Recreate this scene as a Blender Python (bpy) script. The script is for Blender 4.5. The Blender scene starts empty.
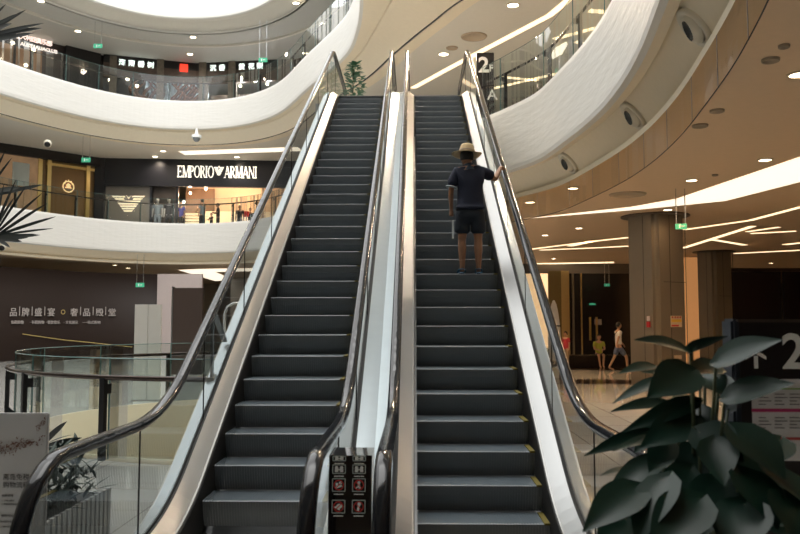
import bpy, bmesh, math, random
from mathutils import Vector, Matrix
random.seed(7)
SC = bpy.context.scene; COL = SC.collection
PI = math.pi; R = math.radians; T30 = math.tan(R(30))
V = Vector
# ------------------------------------------------------------------ camera
F = 800.; PIT = R(4); YAW = R(1.04); CZ = 1.66
cd = bpy.data.cameras.new('camera'); cam = bpy.data.objects.new('camera', cd); COL.objects.link(cam)
cam.location = (0, 0, CZ); cam.rotation_euler = (PI/2+PIT, 0, YAW)
cd.sensor_width = 36; cd.lens = 36; cd.clip_end = 300; cd.clip_start = .05
cd.dof.use_dof = True; cd.dof.focus_distance = 9.6; cd.dof.aperture_fstop = 4.5
SC.camera = cam
def ray(x, y):                                     # survey helper: direction of sight of a photo point
    cx = (x-400)/F; cy = (267-y)/F
    fy = math.cos(PIT)-cy*math.sin(PIT); fz = math.sin(PIT)+cy*math.cos(PIT)
    return V((cx*math.cos(YAW)-fy*math.sin(YAW), cx*math.sin(YAW)+fy*math.cos(YAW), fz))
def onz(x, y, z):
    d = ray(x, y); t = (z-CZ)/d.z; return V((d.x*t, d.y*t, z))
def ony(x, y, Y):
    d = ray(x, y); t = Y/d.y; return V((d.x*t, Y, CZ+d.z*t))
# ------------------------------------------------------------------ materials
MATS = {}
def mat(name, col=(.8,.8,.8), rough=.5, metal=0, emit=0, ecol=None, noise=0, nscale=8, bump=0, bscale=20, stretch=(1,1,1), spec=None, coat=0):
    if name in MATS: return MATS[name]
    m = bpy.data.materials.new(name); m.use_nodes = True; nt = m.node_tree; b = nt.nodes['Principled BSDF']
    b.inputs['Base Color'].default_value = (*col, 1); b.inputs['Roughness'].default_value = rough
    b.inputs['Metallic'].default_value = metal
    if spec is not None: b.inputs['Specular IOR Level'].default_value = spec
    if coat: b.inputs['Coat Weight'].default_value = coat
    if emit:
        b.inputs['Emission Color'].default_value = (*(ecol or col), 1); b.inputs['Emission Strength'].default_value = emit
    tc = nt.nodes.new('ShaderNodeTexCoord'); mp = nt.nodes.new('ShaderNodeMapping'); mp.inputs['Scale'].default_value = stretch
    nt.links.new(tc.outputs['Object'], mp.inputs['Vector'])
    if noise or not bump:
        n = nt.nodes.new('ShaderNodeTexNoise'); n.inputs['Scale'].default_value = nscale; n.inputs['Detail'].default_value = 3
        nt.links.new(mp.outputs[0], n.inputs['Vector'])
        mx = nt.nodes.new('ShaderNodeMix'); mx.data_type = 'RGBA'; k = noise or .04
        mx.inputs['A'].default_value = (*[c*(1-k) for c in col], 1); mx.inputs['B'].default_value = (*[min(1, c*(1+k)) for c in col], 1)
        nt.links.new(n.outputs['Fac'], mx.inputs['Factor']); nt.links.new(mx.outputs['Result'], b.inputs['Base Color'])
    if bump:
        n = nt.nodes.new('ShaderNodeTexNoise'); n.inputs['Scale'].default_value = bscale
        nt.links.new(mp.outputs[0], n.inputs['Vector'])
        bp = nt.nodes.new('ShaderNodeBump'); bp.inputs['Strength'].default_value = bump; bp.inputs['Distance'].default_value = .05
        nt.links.new(n.outputs['Fac'], bp.inputs['Height']); nt.links.new(bp.outputs[0], b.inputs['Normal'])
    MATS[name] = m; return m
def glass(name, tint=(.93,.97,.96), refl=.5, base=.03):
    if name in MATS: return MATS[name]
    m = bpy.data.materials.new(name); m.use_nodes = True; nt = m.node_tree; nt.nodes.clear()
    o = nt.nodes.new('ShaderNodeOutputMaterial'); mx = nt.nodes.new('ShaderNodeMixShader')
    t = nt.nodes.new('ShaderNodeBsdfTransparent'); g = nt.nodes.new('ShaderNodeBsdfGlossy')
    t.inputs[0].default_value = (*tint, 1); g.inputs['Roughness'].default_value = .02
    lw = nt.nodes.new('ShaderNodeLayerWeight'); lw.inputs[0].default_value = .35
    mr = nt.nodes.new('ShaderNodeMapRange'); mr.inputs['To Min'].default_value = base; mr.inputs['To Max'].default_value = refl
    nt.links.new(lw.outputs['Fresnel'], mr.inputs['Value']); nt.links.new(mr.outputs[0], mx.inputs[0])
    nt.links.new(t.outputs[0], mx.inputs[1]); nt.links.new(g.outputs[0], mx.inputs[2]); nt.links.new(mx.outputs[0], o.inputs[0])
    MATS[name] = m; return m
white = mat('white_solid_surface', (.80,.785,.74), .45, noise=.03, nscale=2, bump=.22, bscale=1.5, stretch=(1,1,6))
cream = mat('cream_plaster', (.84,.74,.57), .6)
creamr = mat('cream_speckled', (.80,.73,.60), .55, noise=.05, nscale=60, bump=.25, bscale=3, stretch=(1,1,5))
ceilw = mat('warm_ceiling_paint', (.72,.55,.38), .6)
ceilg = mat('grey_ceiling_paint', (.55,.54,.50), .6)
ceilL = mat('light_ceiling_paint', (.72,.68,.60), .6)
black = mat('black_lacquer', (.008,.008,.009), .12, coat=.5)
dark = mat('dark_panel', (.018,.014,.013), .35)
darkb = mat('dark_brown_hoarding', (.022,.013,.010), .5, spec=.25)
rubber = mat('handrail_rubber', (.008,.009,.012), .12, bump=.10, bscale=7, spec=.32)
steel = mat('brushed_steel', (.58,.60,.62), .22, 1, noise=.08, nscale=3)
steel2 = mat('satin_deck_steel', (.38,.385,.385), .38, 1, noise=.05, nscale=2)
whitem = mat('white_deck_panel', (.50,.57,.61), .25, .35)
slot = mat('black_slot', (.006,.006,.006), .6)
stepm = mat('step_dark', (.19,.205,.22), .42, .15, noise=.12, nscale=5)
treadm = mat('step_tread', (.16,.20,.23), .38, .3)
yellow = mat('demarcation_yellow', (.16,.125,.015), .6)
gl = glass('clear_glass'); glg = glass('green_edge_glass', (.90,.97,.95), .6, .05); glsm = glass('smoke_glass', (.84,.80,.72), .16, .02)
gledge = mat('glass_edge_green', (.10,.19,.18), .2)
led = mat('led_warm', (1,.86,.62), .5, emit=1.7, ecol=(1,.76,.48))
ledw = mat('led_panel_white', (1,.95,.85), .5, emit=1.25, ecol=(1,.86,.68))
lampm = mat('downlight_lens', (1,.95,.85), .5, emit=9, ecol=(1,.85,.62))
signw = mat('sign_glow_white', (1,.95,.88), .5, emit=1.1, ecol=(1,.93,.82))
signg = mat('sign_glow_cool', (.9,1,.95), .5, emit=1.5, ecol=(.88,1,.93))
signred = mat('sign_red', (.9,.05,.02), .5, emit=1.0, ecol=(1,.06,.03))
green = mat('exit_green', (.05,.35,.2), .5, emit=.22, ecol=(.1,.8,.45))
greyt = mat('printed_grey', (.42,.38,.36), .6)
brass = mat('brass', (.72,.53,.22), .28, 1)
bronze = mat('bronze_panel', (.21,.125,.05), .35, .3, noise=.1, nscale=3)
colm = mat('column_panel', (.21,.175,.13), .38, .25)
colg = mat('column_panel_cool', (.34,.31,.27), .35, .3)
# stone floor: big polished tiles
def floor_mat():
    m = bpy.data.materials.new('polished_tile'); m.use_nodes = True; nt = m.node_tree; b = nt.nodes['Principled BSDF']
    tc = nt.nodes.new('ShaderNodeTexCoord'); br = nt.nodes.new('ShaderNodeTexBrick')
    br.offset = 0; br.inputs['Scale'].default_value = 1; br.inputs['Brick Width'].default_value = 1.2; br.inputs['Row Height'].default_value = 1.2
    br.inputs['Mortar Size'].default_value = .008; br.inputs['Color1'].default_value = (.50,.50,.475,1); br.inputs['Color2'].default_value = (.47,.47,.45,1)
    br.inputs['Mortar'].default_value = (.25,.24,.22,1)
    nt.links.new(tc.outputs['Object'], br.inputs['Vector']); nt.links.new(br.outputs['Color'], b.inputs['Base Color'])
    b.inputs['Roughness'].default_value = .07; return m
floorm = floor_mat()
stripe = mat('dark_floor_inlay', (.05,.035,.028), .12)
# ------------------------------------------------------------------ object helpers
def tag(o, label=None, cat=None, group=None, kind=None):
    for k, v in (('label', label), ('category', cat), ('group', group), ('kind', kind)):
        if v: o[k] = v
    return o
def empty(name, loc, label, cat, group=None, rz=0):
    o = bpy.data.objects.new(name, None); COL.objects.link(o); o.location = loc; o.rotation_euler.z = rz
    return tag(o, label, cat, group)
def link(name, bm, m, parent=None, smooth=False, world=True):
    me = bpy.data.meshes.new(name); bmesh.ops.recalc_face_normals(bm, faces=bm.faces[:]); bm.to_mesh(me); bm.free()
    for x in (m if isinstance(m, (list, tuple)) else [m]): me.materials.append(x)
    if smooth:
        for p in me.polygons: p.use_smooth = True
    o = bpy.data.objects.new(name, me); COL.objects.link(o)
    if parent is not None:
        o.parent = parent
        if world:       # mesh written in world coordinates
            t = parent
            mw = Matrix.Identity(4)
            while t is not None:
                mw = Matrix.LocRotScale(t.location, t.rotation_euler, t.scale) @ mw if t.parent is None else (t.matrix_parent_inverse @ Matrix.LocRotScale(t.location, t.rotation_euler, t.scale)) @ mw
                t = t.parent
            o.matrix_parent_inverse = mw.inverted()
    return o
def struct(name, bm, m, smooth=False):
    o = link(name, bm, m, None, smooth); o['kind'] = 'structure'; return o
def box(bm, c, s, rot=None, mi=0):
    M = Matrix.Translation(V(c)) @ (rot.to_4x4() if rot is not None else Matrix.Identity(4)) @ Matrix.Diagonal((*s, 1))
    r = bmesh.ops.create_cube(bm, size=1, matrix=M)
    for f in {f for v in r['verts'] for f in v.link_faces}: f.material_index = mi
def bxx(bm, x0, x1, y0, y1, z0, z1): box(bm, ((x0+x1)/2, (y0+y1)/2, (z0+z1)/2), (abs(x1-x0), abs(y1-y0), abs(z1-z0)))
def bbox(x0, x1, y0, y1, z0, z1, bev=0):
    bm = bmesh.new(); bxx(bm, x0, x1, y0, y1, z0, z1)
    if bev: bmesh.ops.bevel(bm, geom=bm.edges[:], offset=bev, segments=2, affect='EDGES')
    return bm
def tube(bm, pts, r, seg=8, cap=True, closed=False):
    pts = [V(p) for p in pts]; n = len(pts); rings = []
    rs = r if isinstance(r, (list, tuple)) else [r]*n
    up = V((0,0,1)); prev = None
    for i, p in enumerate(pts):
        a = pts[(i-1) % n] if (i > 0 or closed) else p; b = pts[(i+1) % n] if (i < n-1 or closed) else p
        d = (b-a).normalized()
        if prev is None:
            u = d.cross(up); u = d.cross(V((1,0,0))) if u.length < .05 else u
        else: u = prev - d*prev.dot(d)
        u.normalize(); prev = u; w = d.cross(u)
        rings.append([bm.verts.new(p+(u*math.cos(2*PI*k/seg)+w*math.sin(2*PI*k/seg))*rs[i]) for k in range(seg)])
    m = n if closed else n-1
    for i in range(m):
        A, B = rings[i], rings[(i+1) % n]
        for k in range(seg): bm.faces.new((A[k], A[(k+1) % seg], B[(k+1) % seg], B[k]))
    if cap and not closed: bm.faces.new(rings[0][::-1]); bm.faces.new(rings[-1])
def bar(bm, a, b, w, h):          # rectangular bar from a to b
    a, b = V(a), V(b); d = b-a; x = d.normalized(); y = x.cross(V((0,0,1)))
    y = V((1,0,0)) if y.length < .01 else y.normalized(); z = x.cross(y)
    box(bm, (a+b)/2, (d.length, w, h), Matrix((x, y, z)).transposed())
def lathe(bm, prof, c=(0,0,0), seg=24, M=None):
    c = V(c); rings = []
    for r, z in prof:
        ring = []
        for k in range(seg):
            p = V((r*math.cos(2*PI*k/seg), r*math.sin(2*PI*k/seg), z))
            ring.append(bm.verts.new((M @ p if M else p)+c))
        rings.append(ring)
    for A, B in zip(rings, rings[1:]):
        for k in range(seg): bm.faces.new((A[k], A[(k+1) % seg], B[(k+1) % seg], B[k]))
    return rings
def text_bm(body, size, org, right, up, bold=.0, ext=.01, align='LEFT'):
    c = bpy.data.curves.new('t', 'FONT'); c.body = body; c.size = size; c.extrude = ext; c.offset = bold; c.align_x = align; c.resolution_u = 3
    o = bpy.data.objects.new('t', c); COL.objects.link(o)
    bpy.context.view_layer.update()
    me = bpy.data.meshes.new_from_object(o.evaluated_get(bpy.context.evaluated_depsgraph_get()))
    r = V(right).normalized(); u = V(up).normalized(); n = r.cross(u)
    M = Matrix((r, u, n)).transposed().to_4x4(); M.translation = V(org)
    me.transform(M); bm = bmesh.new(); bm.from_mesh(me)
    bpy.data.objects.remove(o); bpy.data.curves.remove(c); bpy.data.meshes.remove(me)
    return bm
def merge(dst, src):
    me = bpy.data.meshes.new('t'); src.to_mesh(me); src.free(); dst.from_mesh(me); bpy.data.meshes.remove(me)
def quad(bm, *p):
    f = bm.faces.new([bm.verts.new(V(q)) for q in p]); return f
# ------------------------------------------------------------------ plan curves
def spline(pts, n=6, closed=False):
    P = [V((*p, 0)) for p in pts]; out = []; N = len(P)
    for i in range(N if closed else N-1):
        g = lambda k: P[k % N] if closed else P[max(0, min(N-1, k))]
        a, b, c, d = g(i-1), g(i), g(i+1), g(i+2)
        for j in range(n):
            t = j/n; out.append(.5*((2*b)+(c-a)*t+(2*a-5*b+4*c-d)*t*t+(3*b-a-3*c+d)*t**3))
    if not closed: out.append(P[-1])
    return [(p.x, p.y) for p in out]
FAR = [(-20.6,22),(-19.6,27),(-18.6,30.3),(-17.5,33),(-16.4,35.4),(-15,37.5),(-13.2,38.9),(-11.2,39.35),(-9.3,39.0),(-7.6,37.9),(-6.1,36),(-4.5,32.6)]
SIDE = [(-6,-5.5),(-11,-6),(-16,-2),(-19.5,5),(-21,13)]
rc = lambda y: (-16.38+math.sqrt(19.42**2-(y-12.63)**2), y)
L2 = spline([(1.36,19.6),(1.6,19.15),(2.05,18.3),(2.6,17)]+[(rc(y)[0]+dx_, y) for y, dx_ in ((15.3,0),(13.5,0),(12,0),(10.5,0),(9,.02),(7,.16),(5,.36),(3,.5),(1,.6),(-1,.6),(-3,.5))]+SIDE+FAR+[(-3.5,28),(-2.9,24),(-2.5,21),(-2.15,19.6)], 9)
L3 = spline([(-2.6,28.6),(-1.95,26),(-1.65,23.5),(-1.5,20.5),(-.8,17.5),(1.2,15),(3.3,12.6),(4.2,9),(3.6,6),(.8,4.2),(-5,3.4),(-12,4),(-18,8),(-20.6,14)]+FAR, 9, True)  # unseen near edge shaped to keep skylight off the foreground
def offs(C, d, closed):
    n = len(C); out = []
    for i, p in enumerate(C):
        a = C[(i-1) % n] if (closed or i > 0) else p; b = C[(i+1) % n] if (closed or i < n-1) else p
        t = V((b[0]-a[0], b[1]-a[1])).normalized(); dd = d[i] if isinstance(d, list) else d
        out.append((p[0]+t.y*-dd*SGN, p[1]+t.x*dd*SGN))
    return out
SGN = 1      # both curves run clockwise seen from above: outward is to the left of travel
def loft(C, prof, closed, bm=None):      # prof: list of (outward offset, z)
    bm = bm or bmesh.new(); rows = []
    for d, z in prof: rows.append([bm.verts.new((x, y, z)) for x, y in offs(C, d, closed)])
    n = len(C)
    for A, B in zip(rows, rows[1:]):
        for i in range(n if closed else n-1): bm.faces.new((A[i], A[(i+1) % n], B[(i+1) % n], B[i]))
    return bm
OUT = [(-34,-14),(42,-14),(42,60),(-34,60)]
def plate(C, z, outer=OUT, th=0):          # slab with an opening
    bm = bmesh.new()
    for L in (outer, C):
        vs = [bm.verts.new((x, y, z)) for x, y in L]
        for i in range(len(vs)): bm.edges.new((vs[i], vs[(i+1) % len(vs)]))
    bmesh.ops.triangle_fill(bm, use_beauty=True, use_dissolve=False, edges=bm.edges[:], normal=(0,0,1))
    return bm
# --- level 2
struct('trim_1', loft(L2, [(.35,6.56),(0,6.60),(-.02,6.5),(0,5.22),(.02,5.14),(.10,5.10)], False), white)
struct('trim_2', loft(L2, [(.10,5.10),(.24,5.12),(.26,5.2)], False), cream)
struct('trim_3', loft(L2, [(.26,5.2),(.3,5.16),(.66,4.73),(.62,4.72)], False), cream)
struct('trim_4', loft(L2, [(.62,4.72),(.52,4.70),(.52,4.6)], False), cream)
hole2 = offs(L2, .52, False)+[]
struct('ceiling', plate(hole2, 4.6), ceilw)
struct('floor_upper', plate(offs(L2, .3, False), 6.56), floorm)
# --- level 3, its recess widens towards the near side
w3 = []
for x, y in L3:
    if x > -3.6 and y > 19: w = .9+.034*max(0, (29.5-y))**2
    elif x > -3 and y > 9: w = 3.6
    else: w = .7
    w3.append(w)
for _ in range(6): w3 = [(w3[i-1]+w3[i]+w3[(i+1) % len(w3)])/3 for i in range(len(w3))]
W = lambda k, c=0: [w*k+c for w in w3]
struct('trim_5', loft(L3, [(.4,12.76),(0,12.8),(-.02,12.7),(0,11.5),(.02,11.38),(.12,11.34)], True), white)
struct('trim_6', loft(L3, [(.12,11.34),(W(.42),11.30),(W(.42),11.22)], True), cream)
struct('trim_7', loft(L3, [(W(.42),11.22),(W(1),10.72)], True), cream)
struct('trim_8', loft(L3, [(W(1),10.72),(W(1,.06),10.70),(W(1,.06),10.74)], True), black)
struct('ceiling', plate(offs(L3, W(1,.06), True), 10.74), ceilL)
struct('trim_9', loft(L3, [(W(1,.55),10.74),(W(1,.55),10.71),(W(1,.10),10.71),(W(1,.10),10.74)], True), cream)
struct('floor_upper', plate(offs(L3, .35, True), 12.76), floorm)
# --- level 4
L4 = L3  # same outline, so its unseen near edge shades the foreground too
struct('trim_10', loft(L4, [(.4,19),(0,19.05),(0,17.2),(.02,17.08),(.1,17.04)], True), white)
struct('trim_11', loft(L4, [(.1,17.04),(.3,17.0),(.4,17.08),(1.1,16.75),(1.1,16.6),(1.0,16.6)], True), ceilL)
struct('ceiling', plate(offs(L4, 1.0, True), 16.6), ceilg)
struct('trim_12', loft(L4, [(2.6,16.6),(2.6,16.5),(2.75,16.5),(2.75,16.6)], True), ceilL)
# --- ground floor with round opening
HC = V((-2.05,13.6,0)); HR = 4.2
circ = [(HC.x+HR*math.cos(2*PI*k/64), HC.y+HR*math.sin(2*PI*k/64)) for k in range(64)]
struct('floor', plate(circ, 0), floorm)
bm = bmesh.new(); lathe(bm, [(HR+.02,.0),(HR,.05),(HR-.06,.05),(HR-.06,-2.4)], HC, 64)
struct('trim_13', bm, mat('atrium_opening_cream', (.70,.62,.44), .6), True)
bm = bmesh.new(); bxx(bm, -10, 6, 4, 24, -5.1, -5); struct('floor_lower', bm, floorm)
bm = bmesh.new(); lathe(bm, [(HR-.06,-2.4),(HR+3.5,-2.4),(HR+3.5,-5)], HC, 48); struct('wall_lower', bm, cream, True)
# envelope
for nm, a in (('wall_left',(-34.1,-34,-14,60,0,20)),('wall_right',(42,42.1,-14,60,0,20)),('wall_back',(-34,42,60,60.1,0,20)),('wall_front',(-34,42,-14.1,-14,0,20))):
    bm = bmesh.new(); bxx(bm, *a); struct(nm, bm, mat('wall_paint', (.45,.40,.33), .6))
bm = bmesh.new()
quad(bm, (2.2,22.3,.004),(30,19.5,.004),(30,20.6,.004),(2.2,24.2,.004)); quad(bm, (3,29.2,.004),(22,25.6,.004),(22,26.6,.004),(3,31,.004))
struct('trim_14', bm, stripe)
# ------------------------------------------------------------------ escalators
Y0, Y1, ZT = 5.55, 5.55+6.55/T30, 6.55
def fillet_path(h, ya, yb, hflat_b=None, hflat_t=None, rad=1.2, rad2=None):
    hb = h if hflat_b is None else hflat_b; ht = h if hflat_t is None else hflat_t
    # intersections of inclined line z=T30*(y-Y0)+h with flats
    A = V((ya, hb)); B = V((Y0+(hb-h)/T30, hb)); C = V((Y0+(ZT+ht-h)/T30, ZT+ht)); D = V((yb, ZT+ht))
    pts = [A]
    for P, Q, S in ((A,B,C),(B,C,D)):
        t = (rad if P is A else (rad2 or rad))*math.tan(R(15)); d1 = (P-Q).normalized(); d2 = (S-Q).normalized(); s = Q+d1*t; e = Q+d2*t
        for k in range(9):
            u = k/8; pts.append((1-u)**2*s+2*u*(1-u)*Q+u*u*e)
    pts.append(D); return [(p.x, p.y) for p in pts]
def sweep(path, sec, bm=None, closed_sec=True, cap=True):   # path in (Y,z); sec in (X, normal offset)
    bm = bm or bmesh.new(); P = [V(p) for p in path]; rows = []
    for i, p in enumerate(P):
        a = P[max(0, i-1)]; b = P[min(len(P)-1, i+1)]; t = (b-a).normalized(); n = V((-t.y, t.x))
        rows.append([bm.verts.new((x, p.x+n.x*o, p.y+n.y*o)) for x, o in sec])
    m = len(sec)
    for A, B in zip(rows, rows[1:]):
        for k in range(m if closed_sec else m-1): bm.faces.new((A[k], A[(k+1) % m], B[(k+1) % m], B[k]))
    if closed_sec and cap: bm.faces.new(rows[0][::-1]); bm.faces.new(rows[-1])
    return bm
YB, YT = 3.95, 20.0          # newel ends
def rail_path():             # handrail centre line incl. both newels
    p = fillet_path(.94, YB+.1, YT-.1, 1.01, 1.06, 2.2, 1.1)
    r = .36; q = .47; st = [(YB+.1-q*math.sin(a), 1.01-q+q*math.cos(a)) for a in [PI*k/14 for k in range(12, 0, -1)]]
    en = [(YT-.1+r*math.sin(a), ZT+1.06-r+r*math.cos(a)) for a in [PI*k/14 for k in range(1, 14)]]
    st = [(YB+.2, .12)]+st; en = en+[(YT-.32, ZT+.34)]
    return st+p+en
def hrail_sec(x):
    w, h = .041, .026; pts = [(-w,-h*.6),(-w*1.02,0),(-w*.85,h*.7),(-w*.4,h),(w*.4,h),(w*.85,h*.7),(w*1.02,0),(w,-h*.6)]
    return [(x+a, b) for a, b in pts]
def make_step(x0, x1, n, root, first):
    """one step: ribbed riser and grooved tread, nose at (0, 0)"""
    bm = bmesh.new(); N = 46; wd = (x1-x0-.04)/N; run = .356
    prof = [(0,-.008),(.002,-.03),(.012,-.08),(.032,-.14),(.058,-.205)]
    def strip(xa, xb, d):
        row = []
        for y, z in [(run, -d), (.012,-d)]: row.append((y, z))
        for y, z in prof: row.append((y+d, z))
        A = [bm.verts.new((xa, y, z)) for y, z in row]; B = [bm.verts.new((xb, y, z)) for y, z in row]
        for i in range(len(row)-1): bm.faces.new((A[i], A[i+1], B[i+1], B[i])).material_index = 1 if i == 0 else 0
    for k in range(N):
        a = x0+.02+k*wd; strip(a, a+wd*.52, 0); strip(a+wd*.52, a+wd, .007)
    return bm
def escalator(x0, x1, phase, label, left_shared, right_shared):
    root = empty('escalator', ((x0+x1)/2, Y0, 0), label, 'escalator', 'pair of parallel escalators')
    bm = make_step(x0, x1, 0, root, True)
    first = None; k = 0; y = Y0+phase-.3513
    while y < Y1+.3:
        z = T30*(y-Y0)
        zz = z
        if z < .12: y += .3513; continue
        if z > ZT-.002: zz = ZT-.002
        if first is None:
            bm2 = bm; me_o = link('step', bm2, [stepm, treadm], root, world=False); first = me_o
            yb = bmesh.new()
            bxx(yb, x1-.062, x1-.022, -.003, .345, -.012, .003)
            ye = link('yellow_edge', yb, yellow, first, world=False); s = first
        else:
            s = first.copy(); COL.objects.link(s); e = ye.copy(); COL.objects.link(e); e.parent = s
        s.location = V((0, y, zz))-root.location
        k += 1; y += .3513
    # handrails, balustrades
    for side, xe, xr in ((-1, x0, x0-.15), (1, x1, x1+.15)):
        rp = rail_path()
        link('handrail', sweep(rp, hrail_sec(xr)), rubber, root, True)
        link('handrail_guide', sweep(rp, [(xr-.03,-.018),(xr+.03,-.018),(xr+.018,-.040),(xr-.018,-.040)]), mat('guide_dark_steel', (.10,.095,.09), .3, .8), root, True)
        # glass balustrade: filled outline under the rail
        out = sweep  # noqa
        g = bmesh.new(); base = fillet_path(.15, YB+.3, YT-.3, .25, .14, 2.4)
        top = []
        for (py, pz) in rail_path()[9:-9]: top.append((py, pz-.03))
        n = 60
        def samp(path, yy):
            for a, b in zip(path, path[1:]):
                if a[0] <= yy <= b[0]: return a[1]+(b[1]-a[1])*(yy-a[0])/max(1e-6, b[0]-a[0])
            return path[-1][1] if yy > path[-1][0] else path[0][1]
        pv = None
        for i in range(n+1):
            yy = (YB-.34)+(YT-YB+.54)*i/n
            if yy < YB+.1: zt = .54+math.sqrt(max(0, .45**2-(YB+.1-yy)**2)); zb = .54-math.sqrt(max(0, .45**2-(YB+.1-yy)**2))+.02
            elif yy > YT-.1: zt = ZT+.70+math.sqrt(max(0, .36**2-(yy-YT+.1)**2))-.03; zb = ZT+.70-math.sqrt(max(0, .36**2-(yy-YT+.1)**2))+.03
            else: zt = samp(rp[12:-12], yy)-.04; zb = samp(base, yy)
            cur = [g.verts.new((xr-.005, yy, zb)), g.verts.new((xr-.005, yy, zt))]
            if pv: g.faces.new((pv[0], cur[0], cur[1], pv[1]))
            pv = cur
        bal = link('glass_balustrade', g, gl, root)
        for yy in [5.2+1.55*j for j in range(9)]:
            jb = bmesh.new(); bxx(jb, xr-.008, xr+.001, yy-.003, yy+.003, samp(base, yy), samp(rp[12:-12], yy)-.04)
            link('glass_joint', jb, slot, bal)
        # decks: sections relative to nose line
        dp = fillet_path(0, 4.1, YT-.4, .10, .02, 2.4)
        s = side
        def sec(a): return [(xr-s*0+q, h) for q, h in a]
        ins = -s   # toward the steps
        link('inner_deck', sweep(dp, sec([(ins*.02,.150),(ins*.128,.078),(ins*.128,.065),(ins*.02,.13)])), steel2, root)
        link('skirt_trim', sweep(dp, sec([(ins*.128,.080),(ins*.142,.076),(ins*.142,.05),(ins*.128,.05)])), mat('trim_dull_steel', (.30,.30,.29), .5, .9), root)
        link('skirt_panel', sweep(dp, sec([(ins*.142,.055),(ins*.148,.055),(ins*.148,-.28),(ins*.142,-.28)])), slot, root)
        link('glass_channel', sweep(dp, sec([(-.02,.10),(.02,.10),(.02,.155),(.008,.155),(.008,.14),(-.008,.14),(-.008,.155),(-.02,.155)])), slot, root)
        wid = .115 if not ((side == 1 and left_shared) or (side == -1 and right_shared)) else .168
        outd = -ins
        link('outer_deck', sweep(dp, sec([(outd*.02,.150),(outd*wid,.125),(outd*wid,.10),(outd*.02,.13)])), whitem, root)
        if wid < .14:
            link('cladding_panel', sweep(dp, sec([(outd*.115,.118),(outd*.12,.118),(outd*.12,-.75),(outd*.115,-.75)])), steel2, root)
        # newel base
        nb = bmesh.new(); bxx(nb, xr-.045, xr+.045, YB-.0, YB+.9, 0, .26); bmesh.ops.bevel(nb, geom=nb.edges[:], offset=.02, segments=2, affect='EDGES')
        link('newel_base', nb, black, root)
    up = sweep(fillet_path(0, 4.2, YT-.6, -.2, -.25, 1.2), [(x0-.25,-.74),(x1+.25,-.74),(x1+.25,-.70),(x0-.25,-.70)])
    # keep the underside clear of the ground slab
    for v in up.verts:
        if v.co.z < -.25: v.co.z = -.25
    link('truss_underside', up, steel2, root)
    link('landing_plate', bbox(x0-.0, x1+.0, 3.2, Y0+.17, -.0, .012), steel, root)
    cb = bmesh.new()
    for i in range(40): bxx(cb, x0+.02+i*(x1-x0-.04)/40, x0+.02+(i+.5)*(x1-x0-.04)/40, Y0+.17, Y0+.3, .004, .02)
    link('comb_plate', cb, yellow, root)
    link('landing_plate', bbox(x0, x1, Y1+.05, YT, ZT-.01, ZT+.006), steel, root)
    return root
escL = escalator(-1.62, -.635, .4*.3513+.05, 'left empty escalator with dark steps rising to the upper floor', True, False)
escR = escalator(.0, 1.0, .88*.3513-.05+.05, 'right escalator with dark steps carrying the man in the straw hat', False, True)
for o in (escL, escR):
    if False: pass
# align phases with the noses observed in the place
def shift(root, want):
    st = [c for c in root.children if c.name.split('.')[0] == 'step']
    y = st[3].location.y+root.location.y; d = ((want-y)/.3513) % 1.0*.3513
    if d > .3513/2: d -= .3513
    for s in st:
        s.location.y += d
        if s.location.z+root.location.z < ZT-.01: s.location.z += d*T30
shift(escR, 9.43); shift(escL, .14+.3513*20)
# cover between the two (shared deck gap filler under decks)
br = bmesh.new()
for a, b in (((-1.86, 7.32), .62),):
    z0 = T30*(b and (7.32-Y0))+.13
    bxx(br, -1.86, -1.84, 7.29, 7.35, z0, z0+.62); bxx(br, -1.885, -1.815, 7.24, 7.40, z0-.02, z0+.015)
    bar(br, (-1.85, 7.34, z0+.62), (-1.85, 7.80, z0+.33), .05, .02)
link('barrier_bracket', br, mat('grey_bracket', (.22,.23,.23), .35, .8), escL)
# floor landing of the upper level next to the machines
bm = bmesh.new(); bxx(bm, -2.2, 1.4, Y1+.6, 22.5, 6.2, 6.54); struct('floor_landing', bm, floorm)
# --- panel with pictograms between the newels
sp = empty('pictogram_panel', (-.33,3.95,0), 'black panel of white and red safety pictograms between the two newels', 'sign')
pz = lambda t: V((0, 4.06+.08*t*t, .02+.965*t))
bm = bmesh.new(); XA, XB = -.437, -.218
rows = [[bm.verts.new(V((x, 0, 0))+pz(t)) for x in (XA, XB)] for t in [i/8 for i in range(9)]]
top = [bm.verts.new((x, 4.40, .985)) for x in (XA, XB)]; rows.append(top); bot = [bm.verts.new((x, 4.40, .02)) for x in (XA, XB)]; rows.append(bot)
for A, B in zip(rows, rows[1:]): bm.faces.new((A[0], A[1], B[1], B[0]))
bm.faces.new([r[0] for r in rows]); bm.faces.new([r[1] for r in rows][::-1])
link('panel_body', bm, mat('gloss_brown_black', (.014,.010,.011), .08, coat=1), sp)
icw = mat('icon_white', (.92,.94,.94), .5); icr = mat('icon_red', (.75,.05,.05), .5); icg = mat('icon_frame', (.45,.52,.52), .5)
def ring(bm, M, r, w, n=24):
    o = [M @ V((r*math.cos(2*PI*k/n), r*math.sin(2*PI*k/n), 0)) for k in range(n)]; i_ = [M @ V(((r-w)*math.cos(2*PI*k/n), (r-w)*math.sin(2*PI*k/n), 0)) for k in range(n)]
    O = [bm.verts.new(p) for p in o]; I = [bm.verts.new(p) for p in i_]
    for k in range(n): bm.faces.new((O[k], O[(k+1) % n], I[(k+1) % n], I[k]))
def rect(bm, M, cx, cy, w, h, a=0):
    c, s = math.cos(a), math.sin(a)
    quad(bm, *[M @ V((cx+c*x-s*y, cy+s*x+c*y, 0)) for x, y in ((-w/2,-h/2),(w/2,-h/2),(w/2,h/2),(-w/2,h/2))])
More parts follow.
